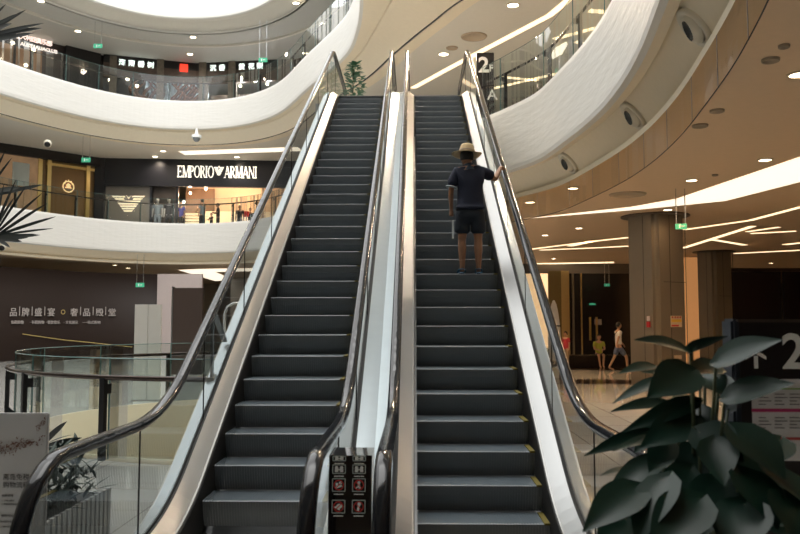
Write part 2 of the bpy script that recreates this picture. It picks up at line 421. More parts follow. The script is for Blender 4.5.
def disc(bm, M, cx, cy, r, n=12, sx=1):
    bm.faces.new([bm.verts.new(M @ V((cx+r*sx*math.cos(2*PI*k/n), cy+r*math.sin(2*PI*k/n), 0))) for k in range(n)])
k = 0
for row, t in enumerate((.984, .930, .850, .742)):
    for ci, cx in enumerate((-.385, -.283)):
        a, b = pz(t-.01), pz(t+.01); up = (b-a).normalized(); rt = V((1,0,0)); n = up.cross(rt)*1
        nrm = rt.cross(up)
        M = Matrix((rt, up, nrm)).transposed().to_4x4(); M.translation = pz(t)+V((cx, 0, 0))+nrm*.003
        M2 = M.copy(); M2.translation = M.translation+nrm*.001; M3 = M.copy(); M3.translation = M.translation+nrm*.002
        sz = .064; hh = .062 if row > 1 else .042
        if row == 0: hh = .022
        f = bmesh.new()
        for q in ((0,hh/2,sz,.005),(0,-hh/2,sz,.005),(-sz/2,0,.005,hh),(sz/2,0,.005,hh)): rect(f, M, *q)
        fr = link('icon_frame', f, icg, sp)
        w = bmesh.new()
        if row < 2:
            for dx in (-.013, .013):
                disc(w, M2, dx, hh*.16, .009); rect(w, M2, dx, -hh*.18, .017, hh*.34)
            rect(w, M2, 0, -hh*.05, .03, .006)
        elif (row, ci) == (2, 0): rect(w, M2, 0, -.008, .034, .010, .3); disc(w, M2, .008, .010, .008); rect(w, M2, -.010, .004, .012, .014)
        elif (row, ci) == (2, 1): disc(w, M2, 0, .012, .008); rect(w, M2, .002, -.006, .012, .024, .3); rect(w, M2, -.010, -.012, .014, .007, .8)
        elif (row, ci) == (3, 0): disc(w, M2, .004, .002, .012, sx=1.3); rect(w, M2, -.006, -.008, .03, .009, -.5)
        else: disc(w, M2, .003, .013, .009); rect(w, M2, -.001, -.006, .012, .028, -.2)
        rect(w, M2, 0, -hh/2-.014, .05, .005)
        link('pictogram', w, icw, fr)
        if row > 1:
            r_ = bmesh.new(); ring(r_, M3, .026, .005); rect(r_, M3, 0, 0, .046, .004, -.78 if ci else .78); link('prohibition_ring', r_, icr, fr)
# ------------------------------------------------------------------ people
def skin_obj(name, chains, m, parent, sub=2, world=True):
    """chains: list of lists of (co, radius); points that coincide are shared"""
    me = bpy.data.meshes.new(name); vs = []; rs = []; es = []; key = {}
    for ch in chains:
        prev = None
        for co, r in ch:
            k_ = tuple(round(c, 4) for c in co)
            if k_ not in key: key[k_] = len(vs); vs.append(co); rs.append(r if isinstance(r, tuple) else (r, r))
            i = key[k_]
            if prev is not None and prev != i: es.append((prev, i))
            prev = i
    me.from_pydata(vs, es, []); me.materials.append(m)
    o = bpy.data.objects.new(name, me); COL.objects.link(o)
    md = o.modifiers.new('Skin', 'SKIN'); md.use_smooth_shade = True
    if not me.skin_vertices: me.attributes.new('x', 'FLOAT', 'POINT')
    sv = me.skin_vertices[0].data
    for i, r in enumerate(rs): sv[i].radius = r; sv[i].use_root = (i == 0)
    s = o.modifiers.new('Sub', 'SUBSURF'); s.levels = s.render_levels = sub
    dg = bpy.context.evaluated_depsgraph_get(); bpy.context.view_layer.update(); dg = bpy.context.evaluated_depsgraph_get()
    m2 = bpy.data.meshes.new_from_object(o.evaluated_get(dg)); bpy.data.objects.remove(o)
    for p in m2.polygons: p.use_smooth = True
    if not m2.materials: m2.materials.append(m)
    o = bpy.data.objects.new(name, m2); COL.objects.link(o); o.parent = parent; return o
skin1 = mat('skin_tan', (.30,.15,.085), .5); skin2 = mat('skin_light', (.48,.28,.18), .5); hairm = mat('black_hair', (.01,.009,.008), .5)
navy = mat('navy_polo', (.010,.014,.034), .8); navy2 = mat('navy_shorts', (.016,.022,.034), .8); straw = mat('straw', (.62,.46,.25), .8, noise=.15, nscale=40)
sandal = mat('blue_sandal', (.03,.10,.17), .6); greytrim = mat('grey_trim', (.35,.40,.42), .7)
def hand(chains, wrist, d, side, curl, s=1.0):
    """five fingers; d = direction of the hand, side = towards the thumb, curl = palm normal"""
    w, d, sd, cu = V(wrist), V(d).normalized(), V(side).normalized(), V(curl).normalized()
    palm = w+d*.075*s
    chains.append([(tuple(w), .024*s), (tuple(w+d*.035*s), .030*s), (tuple(palm), .032*s)])
    for j, (o_, L) in enumerate(((.027,.068),(.009,.077),(-.009,.071),(-.026,.056))):
        b = palm+sd*o_*s; p1 = b+d*L*.45*s+cu*.008*s; p2 = p1+(d*.35+cu*.9).normalized()*L*.4*s; p3 = p2+(cu*.9-d*.35).normalized()*L*.3*s
        chains.append([(tuple(w+d*.05*s+sd*o_*.6*s), .010*s), (tuple(b), .0095*s), (tuple(p1), .0085*s), (tuple(p2), .008*s), (tuple(p3), .007*s)])
    b = w+d*.03*s+sd*.022*s; p1 = b+(sd+d*.7+cu*.3).normalized()*.035*s; p2 = p1+(d+cu*.7).normalized()*.032*s
    chains.append([(tuple(w+d*.02*s), .011*s), (tuple(b), .012*s), (tuple(p1), .010*s), (tuple(p2), .009*s)])
man = empty('person', (.675, 9.62, 2.245), 'person in navy polo, shorts and straw hat holding the right escalator handrail', 'person')
# local frame: +Y is where he looks (up the escalator), z=0 the tread
hp = V((1.15-.675, 10.10-9.62, T30*(10.10-Y0)+.94+.04-2.245))      # hand on the rail
SR, SL = V((.165,.0,1.262)), V((-.175,-.0,1.255)); ER = V((.315,.14,1.175)); WR = hp+V((-.055,-.055,.02)); EL = V((-.235,-.02,1.0)); WL = V((-.225,.045,.775))
hc = V((-.035,.03,1.425))
body = []
body.append([((0,0,.80), (.135,.10)), ((0,.0,.92), (.130,.09)), ((0,.0,1.08), (.145,.095)), ((0,-.005,1.24), (.12,.085)), ((-.015,.0,1.31), .052), ((-.03,.012,1.36), .052)])
body.append([((0,-.005,1.24), (.12,.085)), (tuple(SR), .055), (tuple((SR+ER)/2), .044), (tuple(ER), .037), (tuple((ER+WR)/2), .033), (tuple(WR), .024)])
body.append([((0,-.005,1.24), (.12,.085)), (tuple(SL), .055), (tuple((SL+EL)/2), .043), (tuple(EL), .036), (tuple((EL+WL)/2), .031), (tuple(WL), .023)])
for s, fx in ((-1,-.10), (1,.095)):
    body.append([((0,0,.80), (.135,.10)), ((s*.085,.0,.72), .085), ((s*.09,.01,.55), .068), ((fx,.02,.42), .052), ((fx,.0,.30), .055), ((fx,-.01,.18), .042), ((fx,-.015,.075), .031), ((fx+s*.004,-.012,.045), .034), ((fx+s*.012,.07,.035), (.036,.024)), ((fx+s*.018,.15,.028), (.038,.018))])
hand(body, WR, (hp-WR)+V((.05,.06,0)), (-.2,1,0), (.25,.1,-1))
hand(body, WL, (0,.05,-1), (0,1,.1), (1,0,0))
skin_obj('body', body, skin1, man)
def head(parent, c, m, s=1.0, look=0, hair=True, name='head'):
    bm = bmesh.new(); bmesh.ops.create_uvsphere(bm, u_segments=24, v_segments=18, radius=1)
    for v in bm.verts:
        x, y, z = v.co; k_ = 1-.22*max(0, -z)-.06*max(0, z); jaw = .10*max(0, -z)*max(0, y)
        v.co = V((x*.076*k_, y*.094*(1-.12*max(0,-z))+.02*jaw*10*.1, z*.115))
        if abs(v.co.x) < .014 and v.co.y > .05: 
            if -.035 < v.co.z < .005: v.co.y += .016*(1-abs(v.co.z+.015)/.03)       # nose
        if .018 < abs(v.co.x) < .045 and v.co.y > .04 and .0 < v.co.z < .02: v.co.y -= .005
    for s_ in (-1, 1):
        r = bmesh.ops.create_uvsphere(bm, u_segments=8, v_segments=6, radius=.022)
        for v in r['verts']: v.co = V((v.co.x*.3+s_*.077, v.co.y*.7-.005, v.co.z*1.25-.005))
    M = Matrix.Translation(V(c)) @ Matrix.Rotation(look, 4, 'Z') @ Matrix.Scale(s, 4)
    bm.transform(M); h = link(name, bm, m, parent, True, world=False)
    e = bmesh.new()
    for s_ in (-1, 1):
        r = bmesh.ops.create_uvsphere(e, u_segments=8, v_segments=6, radius=.010)
        for v in r['verts']: v.co = V((v.co.x+s_*.031, v.co.y*.5+.079, v.co.z*.7+.01))
    e.transform(M); link('eyes', e, hairm, h, True, world=False)
    mo = bmesh.new(); box(mo, (0,.083,-.052), (.036,.008,.007)); mo.transform(M); link('mouth', mo, mat('lips', (.3,.09,.07), .5), h, world=False)
    if hair:
        hb = bmesh.new(); bmesh.ops.create_uvsphere(hb, u_segments=20, v_segments=14, radius=1)
        for v in hb.verts:
            x, y, z = v.co; v.co = V((x*.084, y*.100-.008, z*.118+.010))
        bmesh.ops.delete(hb, geom=[v for v in hb.verts if (v.co.y > .045 and v.co.z < .055) or v.co.z < -.05 or (v.co.y > -.0 and v.co.z < .0)], context='VERTS')
        hb.transform(M); link('hair', hb, hairm, h, True, world=False)
    return h
head(man, hc, skin1, 1.0)
nk = bmesh.new(); tube(nk, [(-.01,0,1.28),(-.02,.01,1.33),(-.033,.02,1.38)], [.062,.052,.055], 14); link('neck', nk, skin1, man, True, world=False)
# shirt: torso tube with soft folds + sleeves
def cloth(parts, m, parent, name, sub=1):
    o = skin_obj(name, parts, m, parent, 2); return o
sh = [[((0,0,.93), (.168,.120)), ((0,-.0,.80), (.172,.122)), ((0,0,.745), (.170,.120))],
      [((0,0,.93), (.168,.120)), ((0,-.01,1.08), (.168,.120)), ((0,-.012,1.215), (.150,.108)), ((0,-.004,1.285), (.085,.075))],
      [((0,-.012,1.215), (.150,.108)), (tuple(SR-V((.02,0,.015))), .078), (tuple(SR*.55+ER*.45), .075), (tuple(SR*.25+ER*.75), .072)],
      [((0,-.012,1.215), (.150,.108)), (tuple(SL-V((-.02,0,.015))), .078), (tuple(SL*.55+EL*.45), .074), (tuple(SL*.22+EL*.78), .070)]]
cloth(sh, navy, man, 'polo_shirt')
cb = bmesh.new(); tube(cb, [(-.008,-.004,1.25),(-.012,.0,1.295),(-.022,.006,1.335)], [.098,.080,.066], 18, cap=False); link('collar', cb, mat('collar_navy', (.03,.045,.07), .8), man, True, world=False)
cf = bmesh.new(); a = SL*.22+EL*.78; d = (EL-SL).normalized(); tube(cf, [a-d*.0, a+d*.014], [.073,.073], 16); link('sleeve_trim', cf, greytrim, man, True, world=False)
st = [[((0,0,.84), (.165,.125)), ((0,0,.74), (.168,.128))]]
for s in (-1, 1): st.append([((0,0,.74), (.168,.128)), ((s*.085,.0,.66), (.098,.11)), ((s*.097,.01,.56), (.092,.105)), ((s*.10,.014,.475), (.090,.10))])
cloth(st, navy2, man, 'shorts')
for s, fx in ((-1,-.10), (1,.095)):
    b = bmesh.new()
    r = bmesh.ops.create_cube(b, size=1); 
    for v in r['verts']: v.co = V((v.co.x*(.085 if v.co.y > 0 else .068)+fx+s*.012, v.co.y*.26+.055, v.co.z*.022+.011))
    bmesh.ops.bevel(b, geom=b.edges[:], offset=.008, segments=2, affect='EDGES')
    tube(b, [(fx-.042+s*.012,.10,.02),(fx-.03+s*.012,.08,.058),(fx+s*.012,.075,.066),(fx+.03+s*.012,.08,.058),(fx+.042+s*.012,.10,.02)], .010, 6)
    tube(b, [(fx-.038,-.01,.02),(fx-.036,-.045,.055),(fx,-.055,.062),(fx+.036,-.045,.055),(fx+.038,-.01,.02)], .007, 6)
    link('sandal', b, sandal, man, True, world=False)
hb = bmesh.new(); Mh = Matrix.Rotation(R(-6), 3, 'X') @ Matrix.Rotation(R(4), 3, 'Y')
lathe(hb, [(.0001,.112),(.04,.110),(.070,.098),(.083,.07),(.091,.03),(.094,.0),(.12,-.008),(.155,-.022),(.182,-.030),(.184,-.034),(.150,-.028),(.10,-.014),(.088,-.006)], hc+V((0,-.01,.062)), 32, Mh)
for v in hb.verts:
    q = v.co-hc
    if abs(q.x) > .12: v.co.z += .10*(abs(q.x)-.12)*1.2+(.022 if q.x > 0 else -.004)*(abs(q.x)-.12)/.06
ht = link('straw_hat', hb, straw, man, True, world=False)
bb = bmesh.new(); lathe(bb, [(.0975,.008),(.0955,.030),(.093,.030),(.095,.008)], hc+V((0,-.01,.062)), 28, Mh); link('hat_band', bb, mat('hat_band_tan', (.30,.22,.14), .8), ht, True, world=False)
# something white held low in his left hand
tag(link('folded_paper', bbox(-.215+.675,-.195+.675, 9.62+.03, 9.62+.11, 2.245+.44, 2.245+.66), mat('paper_white', (.7,.72,.72), .7)), 'white folded paper held low in the left hand of the man', 'paper')

def small_person(loc, label, top, bot, skin, h=1.65, pose='stand', rz=0, group=None, legs=None, hairlong=False, name='person'):
    p = empty(name, loc, label, 'person' if name == 'person' else 'mannequin', group, rz); s = h/1.65; k_ = .999
    S = lambda *a: tuple(c*s for c in a)
    if pose == 'sit': hipz = .50; 
    else: hipz = .86
    dz = hipz-.86
    ch = [[(S(0,0,.86+dz), (.12*s,.09*s)), (S(0,0,1.08+dz), (.12*s,.085*s)), (S(0,0,1.32+dz), (.13*s,.085*s)), (S(0,0,1.40+dz), .05*s), (S(0,.01,1.47+dz), .05*s)]]
    feet = []
    for sd in (-1, 1):
        if pose == 'walk': fy = .24*sd; kn = S(sd*.09, fy*.75+.06, .47); an = S(sd*.09, fy*1.15-.04*(sd<0), .08+(.03 if sd < 0 else 0)); ft = S(sd*.09, fy*1.15+.14, .035)
        elif pose == 'sit': kn = S(sd*.10,.40,.50); an = S(sd*.06,.44,.09); ft = S(sd*.06,.58,.04)
        else: kn = S(sd*.09,.01,.47); an = S(sd*.10,-.01,.08); ft = S(sd*.11,.13,.035)
        ch.append([(S(0,0,.86+dz), (.12*s,.09*s)), (S(sd*.09,.0+(.06 if pose == 'sit' else 0),.80+dz+(.05 if pose=='sit' else 0)), .078*s), (kn, .052*s), (an, .034*s), (ft, .03*s)])
        feet.append((kn, an, ft))
        if pose == 'sit': el = S(sd*.20,.12,1.08+dz); wr = S(sd*.06,.30,1.06+dz)
        elif pose == 'walk': el = S(sd*.22,-.10*sd,1.08); wr = S(sd*.21,-.22*sd+.06,.86)
        elif pose == 'reach': el = S(sd*.21,.10,1.10); wr = S(sd*.10,.30,1.15)
        else: el = S(sd*.22,-.01,1.08); wr = S(sd*.22,.05,.84)
        ch.append([(S(0,0,1.32+dz), (.13*s,.085*s)), (S(sd*.17,0,1.33+dz), .052*s), (el, .037*s), (wr, .026*s), (tuple(V(wr)+V((0,.03,-.07))*s), .026*s)])
    skin_obj('body', ch, skin, p, 1)
    tp = [[(S(0,0,1.08+dz), (.15*s,.11*s)), (S(0,0,.82+dz), (.155*s,.115*s))], [(S(0,0,1.08+dz), (.15*s,.11*s)), (S(0,0,1.34+dz), (.14*s,.10*s))]]
    for sd, c in ((-1, 0), (1, 0)):
        sh_ = V(S(sd*.17,0,1.33+dz)); el = V(ch[3 if sd > 0 else 2][0][0])
        e = {'sit': V(S(sd*.20,.12,1.08+dz)), 'walk': V(S(sd*.22,-.10*sd,1.08)), 'reach': V(S(sd*.21,.10,1.10))}.get(pose, V(S(sd*.22,-.01,1.08)))
        tp.append([(S(0,0,1.34+dz), (.14*s,.10*s)), (tuple(sh_), .066*s), (tuple(sh_.lerp(e, .7)), .06*s)])
    skin_obj('top', tp, top, p, 1)
    bt = [[(S(0,0,.92+dz), (.145*s,.11*s)), (S(0,0,.84+dz), (.15*s,.115*s))]]
    for kn, an, ft in feet:
        hipj = V(S(math.copysign(.09, kn[0]), 0, .78+dz+(.05 if pose == 'sit' else 0)))
        c_ = [(S(0,0,.84+dz), (.15*s,.115*s)), (tuple(hipj), .095*s), (tuple(hipj.lerp(V(kn), .85)), .085*s)]
        if legs == 'long': c_ += [(kn, .075*s), (tuple(V(kn).lerp(V(an), .9)), .055*s)]
        bt.append(c_)
    skin_obj('trousers' if legs == 'long' else 'shorts', bt, bot, p, 1)
    head(p, V(S(0,.025,1.54+dz)), skin, s)
    if hairlong:
        hb = bmesh.new(); box(hb, S(0,-.06,1.46+dz), S(.15,.08,.26)); bmesh.ops.bevel(hb, geom=hb.edges[:], offset=.03*s, segments=2, affect='EDGES'); link('long_hair', hb, hairm, p, True, world=False)
    return p
wt = mat('white_tshirt', (.75,.73,.70), .8); floral = mat('patterned_shorts', (.10,.13,.22), .8, noise=.9, nscale=14)
q = onz(619,371,0)
small_person(q, 'person walking in white t-shirt, patterned shorts and cross-body bag strap, beside the near column', wt, floral, skin2, 1.68, 'walk', R(-82))
bgp = [o for o in bpy.data.objects if o.name.startswith('person')][-1]
b = bmesh.new(); tube(b, [(.10,.10,1.36),(0,.125,1.2),(-.13,.10,1.0),(-.16,0,.93),(-.10,-.12,1.08),(.04,-.12,1.3),(.10,-.02,1.40)], .012, 6); link('bag_strap', b, hairm, bgp, world=False)
small_person(V((6.95,30.45,-.02)), 'person seated on the dark bench in a yellow green top looking down', mat('lime_top', (.35,.40,.06), .8), mat('black_shorts', (.012,.012,.014), .8), skin2, 1.6, 'sit', R(180), hairlong=True)
q = ony(566,345,29.4); small_person(V((q.x,29.4,0)), 'person in a pink red shirt near the left end of the dark bench', mat('pink_red_shirt', (.55,.05,.07), .8), mat('tan_trousers', (.35,.25,.16), .8), skin2, 1.35, 'stand', R(120), legs='long')
# ------------------------------------------------------------------ ground floor right: columns, bench, shopfronts
def column(cx, cy, w, ztop, rz, label):
    bm = bmesh.new(); box(bm, (0,0,ztop/2), (w, w, ztop)); bmesh.ops.bevel(bm, geom=[e for e in bm.edges if abs(e.verts[0].co.z-e.verts[1].co.z) > 1], offset=.14, segments=5, affect='EDGES')
    bm.transform(Matrix.Translation((cx, cy, 0)) @ Matrix.Rotation(rz, 4, 'Z')); root = struct('column', bm, colm)
    for p in root.data.polygons: p.use_smooth = abs(p.normal.z) < .5 and False
    f = bmesh.new()
    for (a, b_) in ((0, 1.5),):
        for sx in (-.06, .5):
            box(f, (sx*w*.9, -w/2-.001, ztop/2), (.014, .006, ztop-.1))
        box(f, (.1, -w/2-.001, 2.75), (w*.7,.006,.012))
    for sy in (-.1,): box(f, (-w/2-.001, sy*w, ztop/2), (.006,.012,ztop-.1))
    f.transform(Matrix.Translation((cx, cy, 0)) @ Matrix.Rotation(rz, 4, 'Z')); s_ = link('panel_joint', f, slot, root)
    f = bmesh.new(); bmesh.ops.create_cone(f, cap_ends=True, segments=40, radius1=w*.80, radius2=w*.80, depth=.03); f.transform(Matrix.Translation((cx, cy, ztop-.02)))
    link('column_collar', f, mat('collar_dark_brown', (.10,.075,.05), .5), root)  # dark brown ring at the column head
    return root
column(6.62, 22.0, 1.14, 4.6, R(28), 'a'); 
c2 = ony(717,300,33.0); column(c2.x, 33.2, 1.05, 4.6, R(24), 'b')
# notice and call point on the near column
nv = Matrix.Rotation(R(28), 3, 'Z'); fn = nv @ V((0,-1,0)); fr = nv @ V((1,0,0)); cc = V((6.62,22.0,0))+fn*.58
root = empty('wall_notice', cc+fr*.1+V((0,0,1.70)), 'small red yellow and white printed notice stuck on the near column', 'notice')
def onface(bm, cx, cz, w, h, d=.01, off=.0): box(bm, cc+fr*cx+V((0,0,cz))+fn*(off+d/2), (w, d, h), nv)
b = bmesh.new(); onface(b, .10, 1.70, .40, .30, .012); link('notice_sheet', b, mat('notice_cream', (.70,.55,.38), .6), root)
b = bmesh.new(); onface(b, .10, 1.72, .36, .07, .004, .013); link('yellow_band', b, mat('notice_yellow', (.80,.50,.05), .6), root)
b = bmesh.new(); onface(b, .05, 1.59, .26, .045, .004, .013); [onface(b, q_, 1.81, .05, .05, .004, .013) for q_ in (-.04,.06,.15,.24)]; link('red_print', b, mat('notice_red', (.55,.05,.03), .6), root)
side_n = nv @ V((-1,0,0)); side_r = nv @ V((0,-1,0)); sc = V((6.62,22.0,0))+side_n*.58
b = bmesh.new(); box(b, sc+side_r*.30+V((0,0,1.62))+side_n*.03, (.04,.10,.15), nv); root = tag(link('fire_call_point', b, mat('alarm_red', (.5,.02,.02), .4)), 'small red fire alarm call point on the side of the near column', 'alarm')
b = bmesh.new(); box(b, sc+side_r*.30+V((0,0,1.78))+side_n*.03, (.03,.09,.12), nv); link('alarm_beacon', b, mat('alarm_white', (.7,.6,.6), .4), root)
b = bmesh.new(); onface(b, .12, .75, .26, .10, .02); tag(link('socket_plate', b, mat('plate_cream', (.55,.42,.30), .5)), 'small pale plate low on the near column above the leaves', 'plate')
# bench
b = bbox(3.6, 9.6, 30.1, 31.0, 0, .45, .03); tag(link('bench', b, mat('bench_dark', (.014,.010,.009), .25)), 'long dark block bench in front of the black shopfront, right side', 'bench')
# shopfronts at Y=41 on the right
def front(x0, x1, z0, z1, Y, m, name, parent, d=.1): return link(name, bbox(x0, x1, Y, Y+d, z0, z1), m, parent)
YW = 40.0
X = lambda px, y=300, Y=YW: ony(px, y, Y).x
Z = lambda py, Y=YW: ony(600, py, Y).z
r_ = empty('black_shopfront', (X(595), YW, 0), 'black shopfront with gold door pulls behind the seated person', 'shopfront')
front(X(569), X(632), 0, 4.25, YW, mat('black_shop_wall', (.012,.009,.009), .2), 'facade', r_)
for px in (588.5, 595): front(X(px), X(px)+.10, .8, 1.95, YW-.08, brass, 'door_pull', r_, .06)
front(X(572), X(574), 0, 4.25, YW-.04, mat('steel_strip', (.35,.32,.25), .3, 1), 'mullion', r_, .04); front(X(580.5), X(582), .0, 4.25, YW-.04, brass, 'mullion', r_, .04)
b = bmesh.new(); box(b, (X(597.5), YW-.02, Z(322)), (.35,.03,.28)); link('door_notice', b, greyt, r_)
r_ = empty('gold_shopfront', (X(555), YW, 0), 'brightly lit gold shopfront beside the right escalator, far wall', 'shopfront')
front(X(520), X(548), 0, 4.25, YW, mat('lit_shop_window', (1,.75,.45), .5, emit=1.3, ecol=(1,.62,.33), noise=.5, nscale=2.5), 'lit_window', r_)
front(X(548), X(552), 0, 4.25, YW-.1, mat('olive_bronze', (.16,.12,.05), .35, .5), 'pilaster', r_)
front(X(552), X(561), 0, 4.25, YW-.1, mat('olive_bronze', (), .3), 'pilaster', r_)
front(X(561), X(569), 0, 4.25, YW-.1, mat('gold_panel', (.50,.36,.16), .35, .7), 'pilaster', r_)
r_ = empty('dark_shopfront', (X(760), 36, 0), 'dark closed shopfront on the far right behind the directory board', 'shopfront')
for a, b_ in ((728, 764), (765, 783), (784, 860)): front(X(a, 300, 36), X(b_, 300, 36), 0, 3.95, 36+(.15 if a == 765 else 0), mat('dark_purple_panel', (.020,.013,.014), .25), 'facade_panel', r_)
front(X(728, 300, 36), X(860, 300, 36), 3.95, 4.1, 35.9, mat('dark_lintel', (.03,.02,.018), .3), 'lintel', r_)
front(X(728, 300, 36), X(860, 300, 36), 1.62, 1.72, 35.9, mat('taupe_rail', (.10,.08,.07), .4), 'rail', r_)
b = bmesh.new(); bxx(b, X(628), X(690), YW+2, YW+2.1, 0, 4.6); struct('wall_far', b, dark)
b = bmesh.new(); bxx(b, X(520), X(730), YW-.05, YW+.3, 4.12, 4.6); struct('trim_15', b, mat('soffit_grey', (.12,.095,.075), .5))
# warm lit niche between columns
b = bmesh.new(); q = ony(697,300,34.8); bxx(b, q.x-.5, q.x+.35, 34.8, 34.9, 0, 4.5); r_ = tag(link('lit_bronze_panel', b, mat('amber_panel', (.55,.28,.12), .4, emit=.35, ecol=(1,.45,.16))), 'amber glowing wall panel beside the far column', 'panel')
# red shirt child hidden by leaves
q = onz(723, 376, 0)
# ------------------------------------------------------------------ ceiling lights
def downlight(x, y, z, label, group, on=True, r=.11, power=0, col=(1,.62,.32), p=None):
    p = p or onz(x, y, z); root = empty('downlight', p, label, 'ceiling light', group)
    b = bmesh.new(); lathe(b, [(r*1.25, 0),(r*1.25,-.015),(r,-.018),(r,-.004)], (0,0,0), 20); link('rim', b, mat('rim_cream', (.65,.55,.42), .5), root, world=False)
    b = bmesh.new(); bmesh.ops.create_circle(b, cap_ends=True, segments=20, radius=r, matrix=Matrix.Translation((0,0,-.008))); link('lens', b, lampm if on else greyt, root, world=False)
    if power:
        d = bpy.data.lights.new('lamp', 'SPOT'); d.energy = power; d.color = col; d.spot_size = R(165); d.spot_blend = 1; d.shadow_soft_size = r
        o = bpy.data.objects.new('lamp', d); COL.objects.link(o); o.parent = root; o.location = (0,0,-.03)
    return root
for x, y, lb in ((579,228,'downlight above the pair of thin strips, left of the near column, the right one'),(545,235,'downlight above the pair of thin strips, the one nearest the right handrail'),(553.6,258.5,'small far downlight between the thin strips and the widest far strip'),
    (691.6,180,'downlight just above the broad white band, beside the small sprinkler disc'),(765,159.6,'downlight above the broad white band, near the right edge'),(667.8,209.5,'downlight at the top of the near column'),(771,263,'lowest right downlight, in front of the dark closed shopfront'),
    (799,74,'downlight cut by the upper right edge of the picture'),(530,202,'downlight added behind the smoke curtain for a reflection in its glass, nearest the right handrail'),(573,188,'downlight added behind the smoke curtain for a reflection in its glass, the right of two')):  # the last two are added for reflections in the curtain glass
    downlight(x, y, 4.6, lb, 'downlights in the ground floor ceiling', r=.11, power=60 if x == 667.8 else 460)
for x, y, lb in ((443.6,54,'round lit downlight above the top of the right escalator'),(513,5,'round lit downlight at the top edge above the level 2 totem')): downlight(x, y, 10.74, lb, 'downlights above the upper landing', r=.16, power=1200, col=(1,.76,.54))
for x, y in ((5,20),(9.5,20),(14,24),(4,17),(0,20.5)): downlight(0,0,0, 'added downlight in the upper ceiling outside the picture above the right balcony', 'added downlights above the right balcony', r=.16, power=1250, col=(1,.76,.54), p=V((x,y,10.74)))  # extra fixtures added out of view to warm the right side
for x, y in ((16,28),(20,22),(13,16)): downlight(0,0,0, 'added downlight in the ground floor ceiling beyond the right edge of the picture', 'added downlights at the far right ground floor', r=.11, power=500, p=V((x,y,4.6)))  # more unseen lamps, added to brighten the ground floor on the right
for x, y, lb in ((155,156.5,'lower left downlight above the black boutique header'),(163,151,'upper left downlight beside the broad light strip, second floor'),(237,157,'downlight just below the broad light strip above the boutique sign')): downlight(x, y, 10.74, lb, 'downlights above the far second floor', r=.14, power=420, col=(1,.82,.64))
for x, y, lb in ((41,1,'third floor downlight at the top edge near the left corner'),(78,31,'third floor downlight above the pale lettered club shopfront'),(193,37,'third floor downlight above the red seal, upper of two'),(190,54,'third floor downlight above the red seal, lower of two'),
    (296,3,'third floor downlight at the top edge near the escalator'),(305,53,'third floor downlight behind the balustrade glass, lower right'),(322,23,'third floor downlight behind the balustrade glass, upper right')): downlight(x, y, 16.6, lb, 'downlights above the third floor', r=.15, power=260, col=(1,.86,.72))
for x, y, lb in ((115,265,'left downlight above the right end of the brown hoarding'),(128,268,'right downlight above the right end of the brown hoarding'),(182,276,'middle downlight of three beside the forked light panel'),(188,278,'right downlight of three beside the forked light panel'),(176,274,'left downlight of three beside the forked light panel')): downlight(x, y, 4.6, lb, 'downlights near the hoarding', r=.12)
def saucer(x, y, z, r, label):
    p = onz(x, y, z); b = bmesh.new(); lathe(b, [(r,-.002),(r*.96,-.03),(r*.85,-.035),(r*.75,-.01),(.001,.0)], p, 28)
    tag(link('ceiling_speaker', b, mat('speaker_tan', (.40,.32,.23), .5), None, True), label, 'speaker')
saucer(627.6,194,4.6,.42,'large shallow round disc in ceiling left of the near column')
saucer(474,36.4,10.74,.42,'large round recessed disc in the ceiling above the 2F totem'); saucer(452,47.7,10.74,.2,'small round speaker disc above the right escalator top')
saucer(770.6,59,4.6,.10,'grey ceiling disc at the upper right, larger of two'); saucer(784,45,4.6,.06,'small grey ceiling disc at the upper right corner')
saucer(700,125,4.6,.12,'grey disc just right of the smoke curtain'); saucer(717,110,4.6,.10,'pale disc above the grey disc by the smoke curtain'); saucer(715,174.4,4.6,.06,'tiny sprinkler disc between two lit downlights')
def strip(pts, z, w, label, m=led, group=None):
    P = [onz(x, y, z) for x, y in pts]; b = bmesh.new()
    for a, c in zip(P, P[1:]):
        d = (c-a).normalized(); n = V((-d.y, d.x, 0))*w/2
        vs = [a+n, c+n, c-n, a-n]; T = [b.verts.new(v-V((0,0,.012))) for v in vs]; U = [b.verts.new(v-V((0,0,.003))) for v in vs]
        b.faces.new(T); 
        for i in range(4): b.faces.new((T[i], T[(i+1) % 4], U[(i+1) % 4], U[i]))
    tag(link('light_strip', b, m), label, 'light strip', group)
P = [onz(x, y, 4.594) for x, y in [(523,219),(631,207),(676,199),(800,157),(860,134),(860,160),(800,182),(725,201),(640,209.5)]]
b = bmesh.new(); vs = [b.verts.new(p) for p in P]; b.faces.new(vs); tag(link('ceiling_light', b, ledw), 'broad bent white light band sweeping across the ground floor ceiling', 'light panel')
G1 = 'thin light strips in the ground floor ceiling'
for pts, w, lb in (([(684,229.6),(750,220.3),(802,206.5)],.16,'bent thin light strip running right from the near column'),([(683,248),(753,226)],.2,'diagonal thin light strip right of the exit sign'),
    ([(713,239.6),(745,245)],.2,'short light strip crossing the diagonal strip'),([(528,249.5),(600,240.4),(628,237.4)],.2,'upper of the thin light strips left of the near column'),
    ([(540,250),(600,247.5),(628,246)],.25,'lower of the thin light strips left of the near column'),([(747,231.6),(779,227)],.16,'upper short strip at the right'),([(750.5,233.4),(796,231)],.2,'lower short strip at the right, nearly level'),
    ([(734,253.4),(802,250)],.3,'lowest thin strip above the dark shopfront'),([(534,263.8),(614,262.3)],.7,'widest far light strip above the black shopfront'),([(785,244.5),(803,242.5)],.3,'short strip at the right edge above the dark shopfront'),
    ([(570,246),(592,241)],.25,'short slanted light strip in the far warm ceiling')):
    strip(pts, 4.6, w, lb, led, G1)
G2 = 'thin light strips in the upper ceiling'
